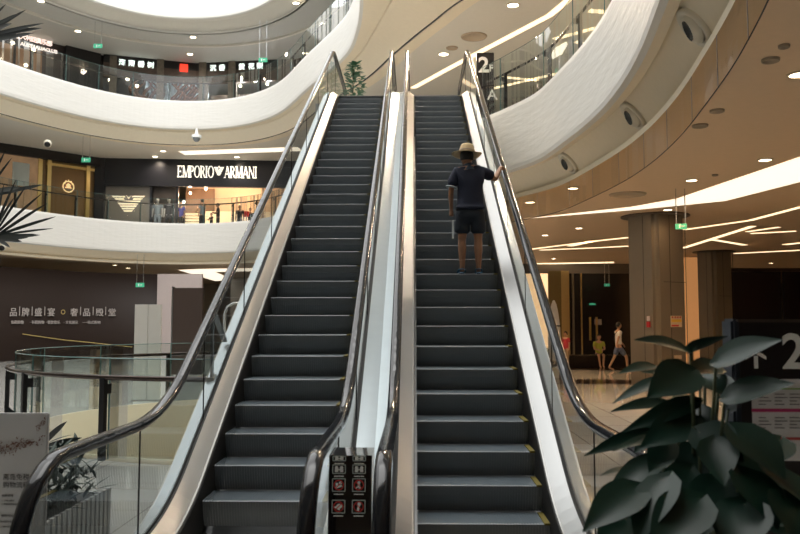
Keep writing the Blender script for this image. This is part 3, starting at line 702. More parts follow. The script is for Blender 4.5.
for pts, w, lb in (([(413,88),(452,66.5),(550,15),(568,0),(585,-14)],.22,'long thin light strip behind the top of the right escalator'),([(490,89),(558,73.3)],.2,'lowest light strip seen through the right balcony glass'),
    ([(497,76.5),(538,80.3)],.2,'short light strip seen beside the 2F totem'),([(554,39),(606,25)],.2,'slanted light strip behind the right balcony glass'),([(575,41.4),(589,45)],.2,'short light strip behind the right balcony post'),([(589,10.5),(614,12.5)],.25,'top light strip behind the right balcony glass')):
    strip(pts, 10.74, w, lb, led, G2)
strip([(182,153),(283,149.5),(300,149)], 10.74, .9, 'broad light strip above the second floor boutique sign', ledw)
P = [onz(x, y, 10.73) for x, y in ((549,58),(555,48),(566,42),(568,44),(562,54),(553,59))]; b = bmesh.new(); b.faces.new([b.verts.new(p) for p in P]); tag(link('ceiling_light', b, ledw), 'leaf shaped light panel behind the right balcony glass', 'light panel')
P = [onz(x, y, 4.594) for x, y in ((178,270),(200,269),(260,268),(262,271),(215,272),(235,280),(215,281))]; b = bmesh.new(); b.faces.new([b.verts.new(p) for p in P]); tag(link('ceiling_light', b, ledw), 'forked white light panel in the ceiling beyond the brown hoarding', 'light panel')
# eyeball lights on the cream cove
for (x, y), lb in zip(((685,27),(622,115),(554,162)), ('upper','middle','lowest')):
    p = onz(x, y, 4.97); i = min(range(len(L2)), key=lambda i: (L2[i][0]-p.x)**2+(L2[i][1]-p.y)**2 if L2[i][0] > 0 else 1e9)
    a, c = V((*L2[i-1], 0)), V((*L2[i+1], 0)); t = (c-a).normalized(); o_ = V((-t.y, t.x, 0))*SGN
    n = (-o_*.43-V((0,0,.36))).normalized(); base = V((*L2[i], 0))+o_*.45; p = V((base.x, base.y, 4.96)) + t*((p-base).dot(t))
    Mx = V((0,0,1)).rotation_difference(n).to_matrix()
    root = empty('eyeball_spotlight', p, lb+' of three round recessed eyeball spotlights in the cream balcony cove', 'spotlight', None)
    b = bmesh.new(); lathe(b, [(.27,-.02),(.27,.03),(.24,.045),(.19,.03),(.17,.0)], p, 32, Mx); link('housing_ring', b, mat('cream_ring', (.72,.66,.54), .4), root, True)
    b = bmesh.new(); lathe(b, [(.19,.0),(.18,.05),(.12,.09)], p, 24, Mx @ Matrix.Rotation(.25, 3, 'Y')); link('eyeball', b, mat('cream_ring', ()), root, True)
    b = bmesh.new(); lathe(b, [(.125,.091),(.115,.055),(.001,.05)], p, 24, Mx @ Matrix.Rotation(.25, 3, 'Y')); link('lens', b, mat('lens_grey', (.06,.06,.055), .25), root, True)
# ------------------------------------------------------------------ glass smoke curtain on the near level 2 edge
seg = [i for i, (x, y) in enumerate(L2) if x > .5 and -1 < y < 19]
CS = [offs(L2, .52, False)[i] for i in seg]
cur = empty('smoke_curtain', (CS[0][0], CS[0][1], 4.1), 'curved glass smoke curtain hanging below the right balcony edge', 'smoke curtain')
b = bmesh.new()
for (x0, y0), (x1, y1) in zip(CS, CS[1:]): quad(b, (x0,y0,4.6),(x1,y1,4.6),(x1,y1,4.06),(x0,y0,4.06))
link('glass_sheet', b, glsm, cur)
b = bmesh.new(); tube(b, [(x, y, 4.05) for x, y in CS], .007, 6); link('bottom_trim', b, slot, cur)
L = 0; last = CS[0]
for (x, y) in CS[1:]:
    L += math.hypot(x-last[0], y-last[1]); last = (x, y)
    if L > 1.35: b = bmesh.new(); bxx(b, x-.004, x+.004, y-.004, y+.004, 4.06, 4.6); L = 0; link('glass_joint', b, greyt, cur)
# ------------------------------------------------------------------ balustrades
darkpost = mat('dark_post', (.02,.02,.022), .35, .6); railm = mat('bronze_rail', (.06,.045,.04), .2, .8)
def balustrade(C, z, hgl, hr, label, group=None, post=1.6, pw=.05, glassm=glg, pd=.12, inner=.12, postm=darkpost, name='glass_balustrade', railr=.03, closed=False, acc0=None):
    root = empty(name, (C[len(C)//2][0], C[len(C)//2][1], z), label, 'balustrade', group)
    b = bmesh.new(); L = C+[C[0]] if closed else C
    for (x0, y0), (x1, y1) in zip(L, L[1:]): quad(b, (x0,y0,z+.02),(x1,y1,z+.02),(x1,y1,z+hgl),(x0,y0,z+hgl))
    link('glass_panels', b, glassm, root)
    b = bmesh.new(); tube(b, [(x, y, z+hgl+.004) for x, y in C], .007, 4, closed=closed, cap=not closed); link('glass_top_edge', b, gledge, root)
    b = bmesh.new(); Ci = [(x, y) for x, y in offs(C, inner, closed)]; tube(b, [(x, y, z+hr) for x, y in Ci], railr, 8, closed=closed, cap=not closed); link('handrail', b, railm, root, True)
    acc = post*.6 if acc0 is None else acc0; last = Ci[0]; lastg = C[0]
    for i, (x, y) in enumerate(Ci):
        acc += math.hypot(x-last[0], y-last[1]); last = (x, y)
        if acc >= post:
            acc = 0; g = C[i]; d = V((x-g[0], y-g[1], 0)).normalized(); ang = math.atan2(d.y, d.x)
            b = bmesh.new(); Mr = Matrix.Rotation(ang, 3, 'Z')
            box(b, (x, y, z+hr/2), (pd*.6, pw, hr), Mr); box(b, ((x+g[0])/2, (y+g[1])/2, z+hr*.86), (inner, pw*.8, pw*1.6), Mr)
            link('post', b, postm, root)
            b = bmesh.new(); box(b, (g[0], g[1], z+hgl/2), (.016,.016,hgl), Mr); link('panel_joint', b, gledge, root)
    return root
def sub(C, f): return [C[i] for i in range(len(C)) if f(*C[i])]
dense = lambda C, n=3: spline(C, n)
balustrade(dense(offs(sub(L2, lambda x, y: x > 1.4 and y > 8 and y < 19.3), .16, False)), 6.58, 1.35, 1.0, 'glass balustrade with dark posts on the right balcony above the cream cove', post=1.9, pw=.06, inner=.14)
farC = [p for p in offs(L2, .18, False) if p[1] > 24 and p[0] < -2.5]
balustrade(dense(farC), 6.58, 1.25, 1.0, 'glass balustrade in front of the second floor boutiques', post=1.55, pw=.05)
farC3 = []
o3 = offs(L3, .18, True); n3 = len(L3); st_ = max(range(n3), key=lambda i: -abs(L3[i][0]+20.6)-abs(L3[i][1]-22))
for j in range(n3):
    p = o3[(st_+j) % n3]; q_ = L3[(st_+j) % n3]
    if q_[1] > 21.5: farC3.append(p)
    elif len(farC3) > 10: break
balustrade(dense(farC3), 12.78, 1.3, 1.0, 'glass balustrade along the third floor balcony curve', post=1.7, pw=.06)
ringC = [(HC.x+(HR+.06)*math.cos(-2*PI*k/96), HC.y+(HR+.06)*math.sin(-2*PI*k/96)) for k in range(96)]
balustrade(ringC, .03, 1.20, .98, 'round glass balustrade with dark posts around the floor opening on the left', post=1.48, pw=.075, inner=.10, closed=True, pd=.1, railr=.032, acc0=-.19)
# ------------------------------------------------------------------ far shops
def bulb(p, parent, power, col):
    d = bpy.data.lights.new('bulb', 'POINT'); d.energy = power; d.color = col; d.shadow_soft_size = .1
    o = bpy.data.objects.new('bulb', d); COL.objects.link(o); o.location = p-parent.location; o.parent = parent
P1, P2, P3, P4 = V((-23.5,37.2,0)), V((-17.4,43.6,0)), V((-7.0,44.6,0)), V((-1.5,40,0))
class Face:
    def __init__(s, a, b): s.a, s.b = a, b; s.r = (b-a).normalized(); s.n = V((s.r.y, -s.r.x, 0)); s.R = Matrix((s.r, -s.n, V((0,0,1)))).transposed()
    def hit(s, x, y):
        d = ray(x, y); o = V((0,0,CZ)); t = (s.a-o).dot(s.n)/d.dot(s.n); p = o+d*t; return (p-s.a).dot(s.r), p.z
    def bx(s, bm, x0, y0, x1, y1, d=.1, off=0):
        u0, v0 = s.hit(x0, y0); u1, v1 = s.hit(x1, y1); cx = (u0+u1)/2
        v0 = s.hit((x0+x1)/2, y0)[1]; v1 = s.hit((x0+x1)/2, y1)[1]
        s.uv(bm, min(u0,u1), max(u0,u1), min(v0,v1), max(v0,v1), d, off)
    def uv(s, bm, u0, u1, v0, v1, d=.1, off=0):
        c = s.a+s.r*(u0+u1)/2+s.n*(off+d/2)+V((0,0,(v0+v1)/2)); box(bm, c, (u1-u0, d, v1-v0), s.R)
    def pt(s, x, y, off=0):
        u, v = s.hit(x, y); return s.a+s.r*u+s.n*off+V((0,0,v))
FA, FB, FC = Face(P1, P2), Face(P2, P3), Face(P3, P4)
def shop(name, label, cat, loc): return empty(name, loc, label, cat)
def fbox(face, rect_, m, name, parent, d=.1, off=0):
    b = bmesh.new(); face.bx(b, *rect_, d, off); return link(name, b, m, parent)
def fuv(face, rect_, m, name, parent, d=.1, off=0):
    b = bmesh.new(); face.uv(b, *rect_, d, off); return link(name, b, m, parent)
LA, LB, LC = (FA.b-FA.a).length, (FB.b-FB.a).length, (FC.b-FC.a).length
# second floor, gold shop
s1 = shop('gold_boutique', 'bronze panelled boutique with brass frames and round gold crest, far left second floor', 'shopfront', P1+V((0,0,6.56)))
fuv(FA, (0, LA, 6.56, 10.74), bronze, 'facade', s1, .1, -.1)
fuv(FA, (0, LA, 10.25, 10.74), mat('near_black', (.01,.008,.008), .4), 'dark_header', s1, .3, .0)
for x in (39, 48, 87, 96): fbox(FA, (x-.8, 148, x+.9, 222), brass, 'brass_post', s1, .12, .02)
fbox(FA, (46, 166, 96, 168.5), brass, 'brass_rail', s1, .10, .02)
fbox(FA, (0, 156, 37, 220), mat('boutique_interior', (.32,.20,.12), .5, emit=.12, ecol=(1,.6,.3), noise=.9, nscale=1.2), 'display_window', s1, .05, .01)
fbox(FA, (12, 163, 28, 186), mat('window_reflection_panel', (.55,.60,.58), .4), 'pale_panel', s1, .05, .08)  # pale panel laid over the window for a reflection in its glass
cpt = FA.pt(67.5, 187, .12); b = bmesh.new()
Mf = Matrix((FA.r, V((0,0,1)), FA.n)).transposed().to_4x4(); Mf.translation = cpt
ring(b, Mf, .32, .06); 
for a in range(5): rect(b, Mf, .25*math.cos(PI*(.15+a*.175)), .30*math.sin(PI*(.15+a*.175))+.03, .10, .05, PI*(.15+a*.175))
rect(b, Mf, 0, -.05, .34, .06); disc(b, Mf, 0, .06, .12); link('gold_crest', b, mat('gold_glow', (.9,.65,.3), .4, emit=.8, ecol=(1,.7,.35)), s1)
# armani boutique
s2 = shop('fashion_boutique', 'black fronted boutique with lit EMPORIO ARMANI lettering and open interior', 'shopfront', P2+V((0,0,6.56)))
blk = mat('boutique_black', (.010,.011,.016), .3)
fbox(FB, (98, 157, 300, 187.5), blk, 'fascia', s2, .3, 0)
fbox(FB, (97, 155, 105, 224), blk, 'pier', s2, .35, 0)
fbox(FB, (105, 178, 151, 224), mat('boutique_grey_glass', (.20,.185,.165), .3), 'logo_wall', s2, .1, -.05)
fbox(FB, (151, 178, 177, 224), mat('boutique_window', (.10,.08,.07), .4, noise=.6, nscale=.9), 'display_window', s2, .1, -.3)
fbox(FB, (177, 182, 178.5, 224), blk, 'mullion', s2, .2, 0); fbox(FB, (151, 178, 152, 224), blk, 'mullion', s2, .2, 0)
fbox(FB, (262, 182, 264, 224), mat('wood_frame', (.5,.33,.2), .4), 'mullion', s2, .2, 0)
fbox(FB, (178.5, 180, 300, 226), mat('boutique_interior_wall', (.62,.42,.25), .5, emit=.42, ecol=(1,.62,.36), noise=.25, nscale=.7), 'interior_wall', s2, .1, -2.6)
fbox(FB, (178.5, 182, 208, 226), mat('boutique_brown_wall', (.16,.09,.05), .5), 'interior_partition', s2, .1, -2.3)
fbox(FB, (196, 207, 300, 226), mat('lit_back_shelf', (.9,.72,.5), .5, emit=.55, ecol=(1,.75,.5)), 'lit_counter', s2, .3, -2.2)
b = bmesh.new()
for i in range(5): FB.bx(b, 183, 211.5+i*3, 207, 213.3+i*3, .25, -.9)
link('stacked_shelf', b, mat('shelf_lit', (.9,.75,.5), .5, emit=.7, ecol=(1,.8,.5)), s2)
for x in (180.5, 187, 203, 225.5, 240, 256): 
    b = bmesh.new(); p = FB.pt(x, random.choice((183.5,190,199,186)), -1.0); bmesh.ops.create_icosphere(b, subdivisions=2, radius=.07, matrix=Matrix.Translation(p)); link('spot_lamp', b, lampm, s2); bulb(p+V((0,0,-.12)), s2, 60, (1,.68,.42))
# serif lettering built stroke by stroke: cell 0..1 high
def letter(ch):
    s, t = [], .055
    def rc_(x0, y0, x1, y1): s.append([(x0,y0),(x1,y0),(x1,y1),(x0,y1)])
    def serif(x, y, w=.12): rc_(x-w, y-.0 if y == 0 else y-.045, x+w, y+.045 if y == 0 else y)
    def stem(x, w=.11, a=0, b=1): rc_(x-w/2, a, x+w/2, b); serif(x, 0); serif(x, 1)
    def diag(x0, y0, x1, y1, w): s.append([(x0-w/2,y0),(x0+w/2,y0),(x1+w/2,y1),(x1-w/2,y1)])
    def arc(cx, cy, rx, ry, a0, a1, wt=.13, wn=.05, n=14):
        for i in range(n):
            a, b_ = a0+(a1-a0)*i/n, a0+(a1-a0)*(i+1)/n
            wa = wn+(wt-wn)*abs(math.cos(a)); wb = wn+(wt-wn)*abs(math.cos(b_))
            s.append([(cx+rx*math.cos(a), cy+ry*math.sin(a)), (cx+rx*math.cos(b_), cy+ry*math.sin(b_)), (cx+(rx-wb)*math.cos(b_), cy+(ry-wb)*math.sin(b_)), (cx+(rx-wa)*math.cos(a), cy+(ry-wa)*math.sin(a))])
    w = .6
    if ch == 'E': stem(.13,.13); rc_(.13,.94,.58,1); rc_(.13,0,.6,.06); rc_(.13,.48,.46,.53); rc_(.53,.8,.58,1); rc_(.55,0,.6,.2); rc_(.42,.40,.46,.61); w = .68
    if ch == 'M': stem(.12,.06); diag(.14,1,.46,0,.14); diag(.78,1,.46,0,.06); stem(.82,.14); w = .98
    if ch == 'P': stem(.13,.13); arc(.28,.74,.27,.26,-PI/2,PI/2); rc_(.13,.95,.3,1); rc_(.13,.48,.3,.53); w = .6
    if ch == 'R': stem(.13,.13); arc(.28,.75,.27,.25,-PI/2,PI/2); rc_(.13,.95,.3,1); rc_(.13,.5,.3,.55); diag(.60,0,.30,.52,.15); w = .72
    if ch == 'O': arc(.4,.5,.38,.52,0,2*PI,n=28); w = .84
    if ch == 'I': stem(.14,.13); w = .32
    if ch == 'A': diag(.10,0,.40,1,.05); diag(.72,0,.40,1,.15); rc_(.2,.3,.62,.35); serif(.1,0); serif(.72,0); w = .82
    if ch == 'N': stem(.12,.06); diag(.12,1,.68,0,.14); stem(.68,.06); w = .86
    return s, w
sw, ew = 178.5, 257.5; p0 = FB.pt(sw, 178.3, .34); p1 = FB.pt(ew, 178.3, .34); hgt = FB.pt((sw+ew)/2, 166, 0).z-FB.pt((sw+ew)/2, 178.3, 0).z
tot = 0; lay = []
for ch in 'EMPORIO*ARMANI':
    if ch == '*': lay.append((ch, tot, None)); tot += 1.30; continue
    s, w = letter(ch); lay.append((ch, tot, s)); tot += w*.93
scx = (p1-p0).length/tot
for ch, ox, s in lay:
    b = bmesh.new()
    def LP(x, y, o_=0): return p0+FB.r*((ox+x)*scx)+V((0,0,y*hgt*.93))+FB.n*o_
    if ch == '*':
        for i in range(5):
            yy = .93-i*.15; x0 = .02+i*.11; x1 = 1.26-i*.11
            for (xa, xb) in ((x0, .56), (.72, x1)) if i < 2 else ((x0, x1),): quad(b, LP(xa, yy-.11), LP(xb, yy-.11), LP(xb+.0, yy), LP(xa-.04, yy))
        quad(b, LP(.55,.98), LP(.64,.9), LP(.73,.98), LP(.64,1.05))
        link('eagle_emblem', b, signw, s2)
    else:
        for q_ in s: quad(b, *[LP(x, y) for x, y in q_])
        r = bmesh.ops.extrude_face_region(b, geom=b.faces[:]); bmesh.ops.translate(b, verts=[v for v in r['geom'] if isinstance(v, bmesh.types.BMVert)], vec=FB.n*.04)
        link('sign_letter', b, signw, s2)
# big eagle on logo wall
b = bmesh.new()
def PB(x, y): return FB.pt(x, y, .08)
for i in range(7):
    y0 = 196+i*2.4; xl = 112+i*1.7+(1 if i > 0 else 0); xr_ = 145.5-i*2.0
    if i < 2:
        quad(b, PB(xl, y0), PB(125-i, y0), PB(126-i, y0+1.6), PB(xl+1.5, y0+1.6)); quad(b, PB(133+i, y0), PB(xr_, y0), PB(xr_-1.5, y0+1.6), PB(132+i, y0+1.6))
    else: quad(b, PB(xl, y0), PB(xr_, y0), PB(xr_-1.5, y0+1.6), PB(xl+1.5, y0+1.6))
quad(b, PB(126,195), PB(129,197.5), PB(132,195.5), PB(129,199.5)); link('eagle_logo', b, mat('logo_cream', (.85,.72,.5), .5, emit=.7, ecol=(1,.82,.58)), s2)
# mannequins and shoppers
zb = 6.58
blackc = mat('black_clothes', (.010,.010,.013), .8); bluec = mat('blue_violet_clothes', (.06,.05,.30), .8); greyc = mat('grey_blue_clothes', (.16,.20,.24), .8); manq = mat('mannequin_grey', (.45,.43,.42), .5)
def stand_at(px, off, lab, top, bot, skin, h, pose='stand', rz=0, name='person', base=0, group=None):
    p = FB.pt(px, 220, off); small_person(V((p.x, p.y, zb+base)), lab, top, bot, skin, h, pose, rz, group, 'long', name=name)
stand_at(157.5, .0, 'left mannequin in a dark long coat in the boutique window', greyc, greyc, manq, 2.02, rz=PI, name='mannequin')
stand_at(169, .0, 'right mannequin dressed in black in the boutique window', blackc, blackc, manq, 2.02, rz=PI, name='mannequin')
stand_at(182, .2, 'person in blue violet clothes at the boutique entrance', bluec, blackc, skin2, 1.8, 'stand', 2.6)
stand_at(195, -1.2, 'person standing behind the lit shelf in the boutique', mat('brown_clothes', (.10,.06,.04), .8), blackc, skin2, 1.75, 'reach', 2.9)
stand_at(203.5, .5, 'person in grey blue at the middle of the boutique doorway', greyc, blackc, skin2, 1.9, 'stand', 1.2)
stand_at(219, .4, 'person in black looking down inside the boutique', blackc, blackc, skin1, 1.7, 'reach', 1.9)
stand_at(210.5, -.3, 'short person in dark clothes beside the person in black', blackc, greyc, skin2, 1.25, 'reach', 2.4)
stand_at(240, .2, 'person in black at the right part of the boutique', blackc, blackc, skin1, 1.62, 'stand', PI)
stand_at(249, -.6, 'person in dark clothes beside the boutique frame', blackc, greyc, skin2, 1.6, 'stand', PI)
b = bmesh.new(); p = FB.pt(245, 213, -.5); box(b, p, (.35,.2,.3)); tag(link('red_handbag', b, mat('red_bag', (.6,.04,.03), .5)), 'small red bag on the lit counter in the boutique', 'bag')
s3 = shop('dark_shopfront', 'dark glazed shopfront beyond the boutique, seen behind the left handrail', 'shopfront', P3+V((0,0,6.56)))
fuv(FC, (.2, LC, 6.56, 10.70), mat('dark_glazing', (.05,.055,.06), .15), 'facade', s3, .1, -.1)
# --- third floor shops
z3 = 12.8; P5 = V((-12.6,45.3,0)); FD, FE = Face(P2, P5), Face(P5, P3)
wood = mat('dark_carved_wood', (.075,.045,.030), .45, noise=.5, nscale=4); stone = mat('rough_stone', (.16,.13,.10), .7, noise=.5, nscale=8)
t1 = shop('club_shopfront', 'dark brown third floor shop with pale Chinese lettering, far left', 'shopfront', P1+V((0,0,z3)))
fuv(FA, (0, LA, z3, 16.6), mat('club_brown', (.030,.020,.018), .4), 'facade', t1, .1, -.1)
fbox(FA, (-4, 46.5, 41, 78), mat('tan_window', (.22,.12,.065), .5, emit=.05, ecol=(1,.5,.25)), 'lit_window', t1, .05, .02)
fbox(FA, (13, 44, 14.5, 70), dark, 'mullion', t1, .1, .03)
for x, y in ((9.5, 45), (30.5, 51.5), (23, 67)):
    b = bmesh.new(); bmesh.ops.create_icosphere(b, subdivisions=2, radius=.10, matrix=Matrix.Translation(FA.pt(x, y, .4))); link('spot_lamp', b, lampm, t1)
def sign_text(body, face, x, y, pxh, m, parent, off=.15, bold=.0, name='sign_lettering', ext=.02):
    o_ = face.pt(x, y, off); h = face.pt(x, y-pxh, off).z-o_.z
    return link(name, text_bm(body, h*1.12, o_, face.r, (0,0,1), bold*h, ext), m, parent)
pale = mat('sign_pale_pink', (.9,.75,.68), .5, emit=1.1, ecol=(1,.82,.74))
xs = [14.5,20.5,26,31,36,41.5,47]
for i, ch in enumerate('意大利亚俱乐部'): sign_text(ch, FA, xs[i]-2, 37.8+i*1.35, 5.2, pale, t1, .2, .008)
b = text_bm('AUSTRALIACLUB', .25, FA.pt(19, 46.0, .2), FA.r, (0,0,1), .01, .01); link('sign_lettering', b, pale, t1)
t2 = shop('dark_shopfront', 'unlit black third floor shopfront between the lettered shops', 'shopfront', P2+V((0,0,z3)))
fuv(FD, (0, 2.2, z3, 16.6), mat('near_black', ()), 'facade', t2, .1, -.1)
fbox(FA, (65, 40, 98, 104), mat('near_black', ()), 'facade', t2, .2, .02)
t3 = shop('incense_shopfront', 'carved wood third floor incense shop with bright white Chinese lettering and red seal', 'shopfront', P5+V((0,0,z3)))
LD, LE = (FD.b-FD.a).length, (FE.b-FE.a).length
fuv(FD, (0, LD, 15.4, 16.15), wood, 'sign_board', t3, .3, 0); fuv(FE, (0, LE, 15.4, 16.15), wood, 'sign_board', t3, .3, 0)
fuv(FD, (0, LD, 16.15, 16.6), mat('near_black', ()), 'header', t3, .3, 0); fuv(FE, (0, LE, 16.15, 16.6), mat('near_black', ()), 'header', t3, .3, 0)
fuv(FC, (.2, LC, z3, 16.55), mat('dark_wood_glazed', (.05,.035,.03), .2), 'side_facade', t3, .1, 0)
for f, x in ((FD, 113), (FD, 160), (FE, 205), (FE, 234)): fbox(f, (x-3, 58, x+3, 104), stone, 'stone_pier', t3, .4, .02)
incint = mat('incense_interior', (.12,.085,.06), .5, noise=.7, nscale=1.5)
fuv(FD, (0, LD, z3, 15.4), incint, 'interior_wall', t3, .1, -2.2); fuv(FE, (0, LE, z3, 15.4), incint, 'interior_wall', t3, .1, -2.2)
fbox(FD, (164, 75.5, 191, 77), signw, 'lit_shelf', t3, .1, -.1)
for i, ch in enumerate('海南香树'): sign_text(ch, FD, 118.5+i*9.5, 66.3+i*.9, 6.0, signg, t3, .35, .012)
for x, ch in ((212, '沉'), (221, '香'), (240.5, '黄'), (250, '花'), (258.5, '梨')): sign_text(ch, FE, x, 72.4-(x-212)*.045, 5.8, signg, t3, .35, .012)
fbox(FD, (179.5, 66, 187.5, 73.5), signred, 'red_seal', t3, .05, .32)
for x, y in ((118,69.5),(124.5,71),(130.8,72),(128.5,78),(127.5,80),(110,81),(137,87),(213.5,78),(221,78),(229,77.5),(243.5,77.5),(249.5,77),(255,76.5),(270.5,76),(268.5,85),(256,82),(235.5,85.5),(241.5,87)):
    f = FD if x < 165 else FE
    b = bmesh.new(); bmesh.ops.create_icosphere(b, subdivisions=1, radius=.10, matrix=Matrix.Translation(f.pt(x, y, .2))); link('spot_lamp', b, lampm, t3)
    if y > 74: bulb(f.pt(x, y, -.1), t3, 55, (.95,.95,1))
# twisted agarwood pieces and white drapes in the shop
ORD = ['first','second','third','fourth','fifth','sixth','seventh','eighth','ninth','tenth','eleventh','twelfth','thirteenth','fourteenth','fifteenth','sixteenth','seventeenth','eighteenth','nineteenth','last']
random.seed(3); dr = mat('pale_display', (.62,.72,.76), .4, noise=.2, nscale=4); ag = mat('agarwood', (.15,.06,.03), .6)
for i in range(20):
    x = 131+i*3.75 if i < 7 else 166+(i-7)*3.0; f = FD if x < 191 else FE
    p = f.pt(x, 100, -.4-.4*(i % 2)); b = bmesh.new(); hh = random.uniform(1.3, 2.0)
    tube(b, [p+V((random.uniform(-.09,.09), 0, k_*hh/5-.35)) for k_ in range(6)], [.06+.06*random.random() for _ in range(6)], 7)
    tag(link('pale_panel', b, dr, None, True), ORD[i]+' pale hanging panel from the left in the incense shop window', 'display', 'pale panels in the incense shop window')
for i in range(12):
    x = (163+i*3.1) if i > 3 else 133+i*7; f = FD if x < 191 else FE; p = f.pt(x, 98, .12); b = bmesh.new()
    pts = [p+V((.25*math.sin(k_*1.3+i), .1*math.cos(k_*2+i), k_*.22-.3)) for k_ in range(7)]
    tube(b, pts, [.10,.13,.09,.11,.07,.05,.02], 7); tube(b, [pts[3], pts[3]+V((.3*(-1)**i,0,.3)), pts[3]+V((.2*(-1)**i,0,.6))], [.06,.05,.02], 6)
    tag(link('agarwood_piece', b, ag, None, True), ORD[i]+' twisted brown agarwood piece from the left in the incense shop window', 'sculpture', 'agarwood pieces in the incense shop window')
# ------------------------------------------------------------------ hoarding with Chinese lettering on ground floor
HO = [p for p in offs(L2, .75, False) if p[1] > 24 and p[0] < -4]
ho = dense(HO, 4); ci = [i for i, p in enumerate(ho) if ray(-80,300).x/ray(-80,300).y < p[0]/p[1] < ray(158,300).x/ray(158,300).y and p[1] > 26 and p[0] < -8]
hoc = [ho[i] for i in ci]
hr = empty('hoarding', (hoc[len(hoc)//2][0], hoc[len(hoc)//2][1], 0), 'dark brown curved hoarding wall with grey Chinese lettering', 'hoarding')
b = bmesh.new(); rows = [[b.verts.new((x, y, z)) for x, y in hoc] for z in (0, 4.1)]+[[b.verts.new((x*1.006, y*1.006, z)) for x, y in hoc] for z in (4.1, 0)]
for A, B in zip(rows, rows[1:]):
    for i in range(len(hoc)-1): b.faces.new((A[i], A[i+1], B[i+1], B[i]))
link('hoarding_panel', b, darkb, hr, True)
def on_ho(px, py, off=.05):
    d = ray(px, py); tx = d.x/d.y
    for a, c in zip(hoc, hoc[1:]):
        A, C = a[0]/a[1], c[0]/c[1]
        if min(A, C) <= tx <= max(A, C):
            u = (tx-A)/(C-A) if C != A else 0; p = V((a[0]+(c[0]-a[0])*u, a[1]+(c[1]-a[1])*u, 0)); t = (V((*c,0))-V((*a,0))).normalized()
            if t.x < 0: t = -t
            n = V((t.y, -t.x, 0)); z = CZ+d.z/d.y*p.y; return p+n*off+V((0,0,z)), t
    return None
for i, (px, ch) in enumerate(((8.5,'品'),(20.7,'牌'),(33.5,'盛'),(46.5,'宴'),(69.5,'奢'),(82,'品'),(95,'殿'),(107.5,'堂'))):
    p, t = on_ho(px, 315.4); link('lettering', text_bm(ch, .40, p, t, (0,0,1), .004, .01), greyt, hr)
b = bmesh.new()
for px in (18.8, 31.4, 44.1, 80, 92.7, 105.3):
    p, t = on_ho(px, 311); box(b, p, (.03,.02,.40), Matrix((t, V((t.y,-t.x,0))*-1, V((0,0,1)))).transposed())
link('divider_line', b, greyt, hr)
p, t = on_ho(62.5, 312); Mq = Matrix((t, V((0,0,1)), V((t.y,-t.x,0)))).transposed().to_4x4(); Mq.translation = p; b = bmesh.new(); ring(b, Mq, .11, .03); link('gold_ring', b, mat('gold_print', (.55,.42,.15), .5), hr)
for px, tx_ in ((10,'免税购物'),(29,'· 有税购物'),(45,'· 餐饮娱乐'),(63,'· 文化展示'),(82,'· 一站式购物新体验')):
    p, t = on_ho(px, 323.6); link('small_lettering', text_bm(tx_, .165, p, t, (0,0,1), .001, .01), greyt, hr)
b = bmesh.new(); pa = [on_ho(x, y, .04)[0] for x, y in ((22,334),(60,339.5),(95,343),(132,347))]
for a, c in zip(pa, pa[1:]): bar(b, a, c, .02, .03)
link('gold_swoosh', b, mat('gold_print', ()), hr)
b = bmesh.new(); pe = hoc[-1] if hoc[-1][0] > hoc[0][0] else hoc[0]
bxx(b, pe[0]+.06, pe[0]+2.3, pe[1]-.2, pe[1], 0, 4.1); struct('wall_pier', b, mat('pier_mauve', (.50,.42,.40), .5))
# pale far wall behind the ground floor
b = bmesh.new(); bxx(b, -12, 2, 52, 52.1, 0, 4.6); struct('wall_far', b, mat('pale_far_wall', (.60,.58,.55), .5))
# white standing board, dark totem, white rack
q = ony(146.5, 400, 17.3)
wb = empty('display_board', (q.x, 17.3, 0), 'tall white two leaf display board standing behind the round opening', 'board')
for s in (-1, 1): link('board_leaf', bbox(q.x+(-.29 if s < 0 else .004), q.x+(-.004 if s < 0 else .29), 17.28, 17.33, .02, 2.06), mat('board_white', (.62,.60,.56), .5), wb)
link('board_foot', bbox(q.x-.29, q.x+.29, 17.15, 17.45, 0, .02), steel, wb)
q = ony(187, 330, 25)
db = empty('display_totem', (q.x, 25, 0), 'tall dark brown display totem right of the white board', 'totem'); link('totem_body', bbox(q.x-.47, q.x+.47, 25, 25.2, .05, 2.76), mat('totem_brown', (.045,.030,.024), .35), db); link('totem_frame', bbox(q.x-.5, q.x-.46, 24.98, 25.22, .0, 2.8), steel, db)
a0 = ony(202, 330, 16); rk = empty('white_rack', (a0.x, 16.9, 0), 'white tubular rack with shelves seen under the left handrail', 'rack')
b = bmesh.new()
zf = [(.0),(1.5)]
xa, xb = a0.x+.0, a0.x+.55; tube(b, [(xa,17.9,0),(xa,17.9,1.85),(xa+.06,17.9,2.02),(xa+.2,17.9,2.1),(xb-.1,17.9,2.1),(xb,17.9,2.0),(xb,17.9,0)], .03, 8); link('frame', b, mat('rack_white', (.8,.82,.82), .3), rk, True)
for z in (.3, .85, 1.4): link('shelf', bbox(xa, xb, 17.75, 18.05, z, z+.03), mat('rack_white', ()), rk)
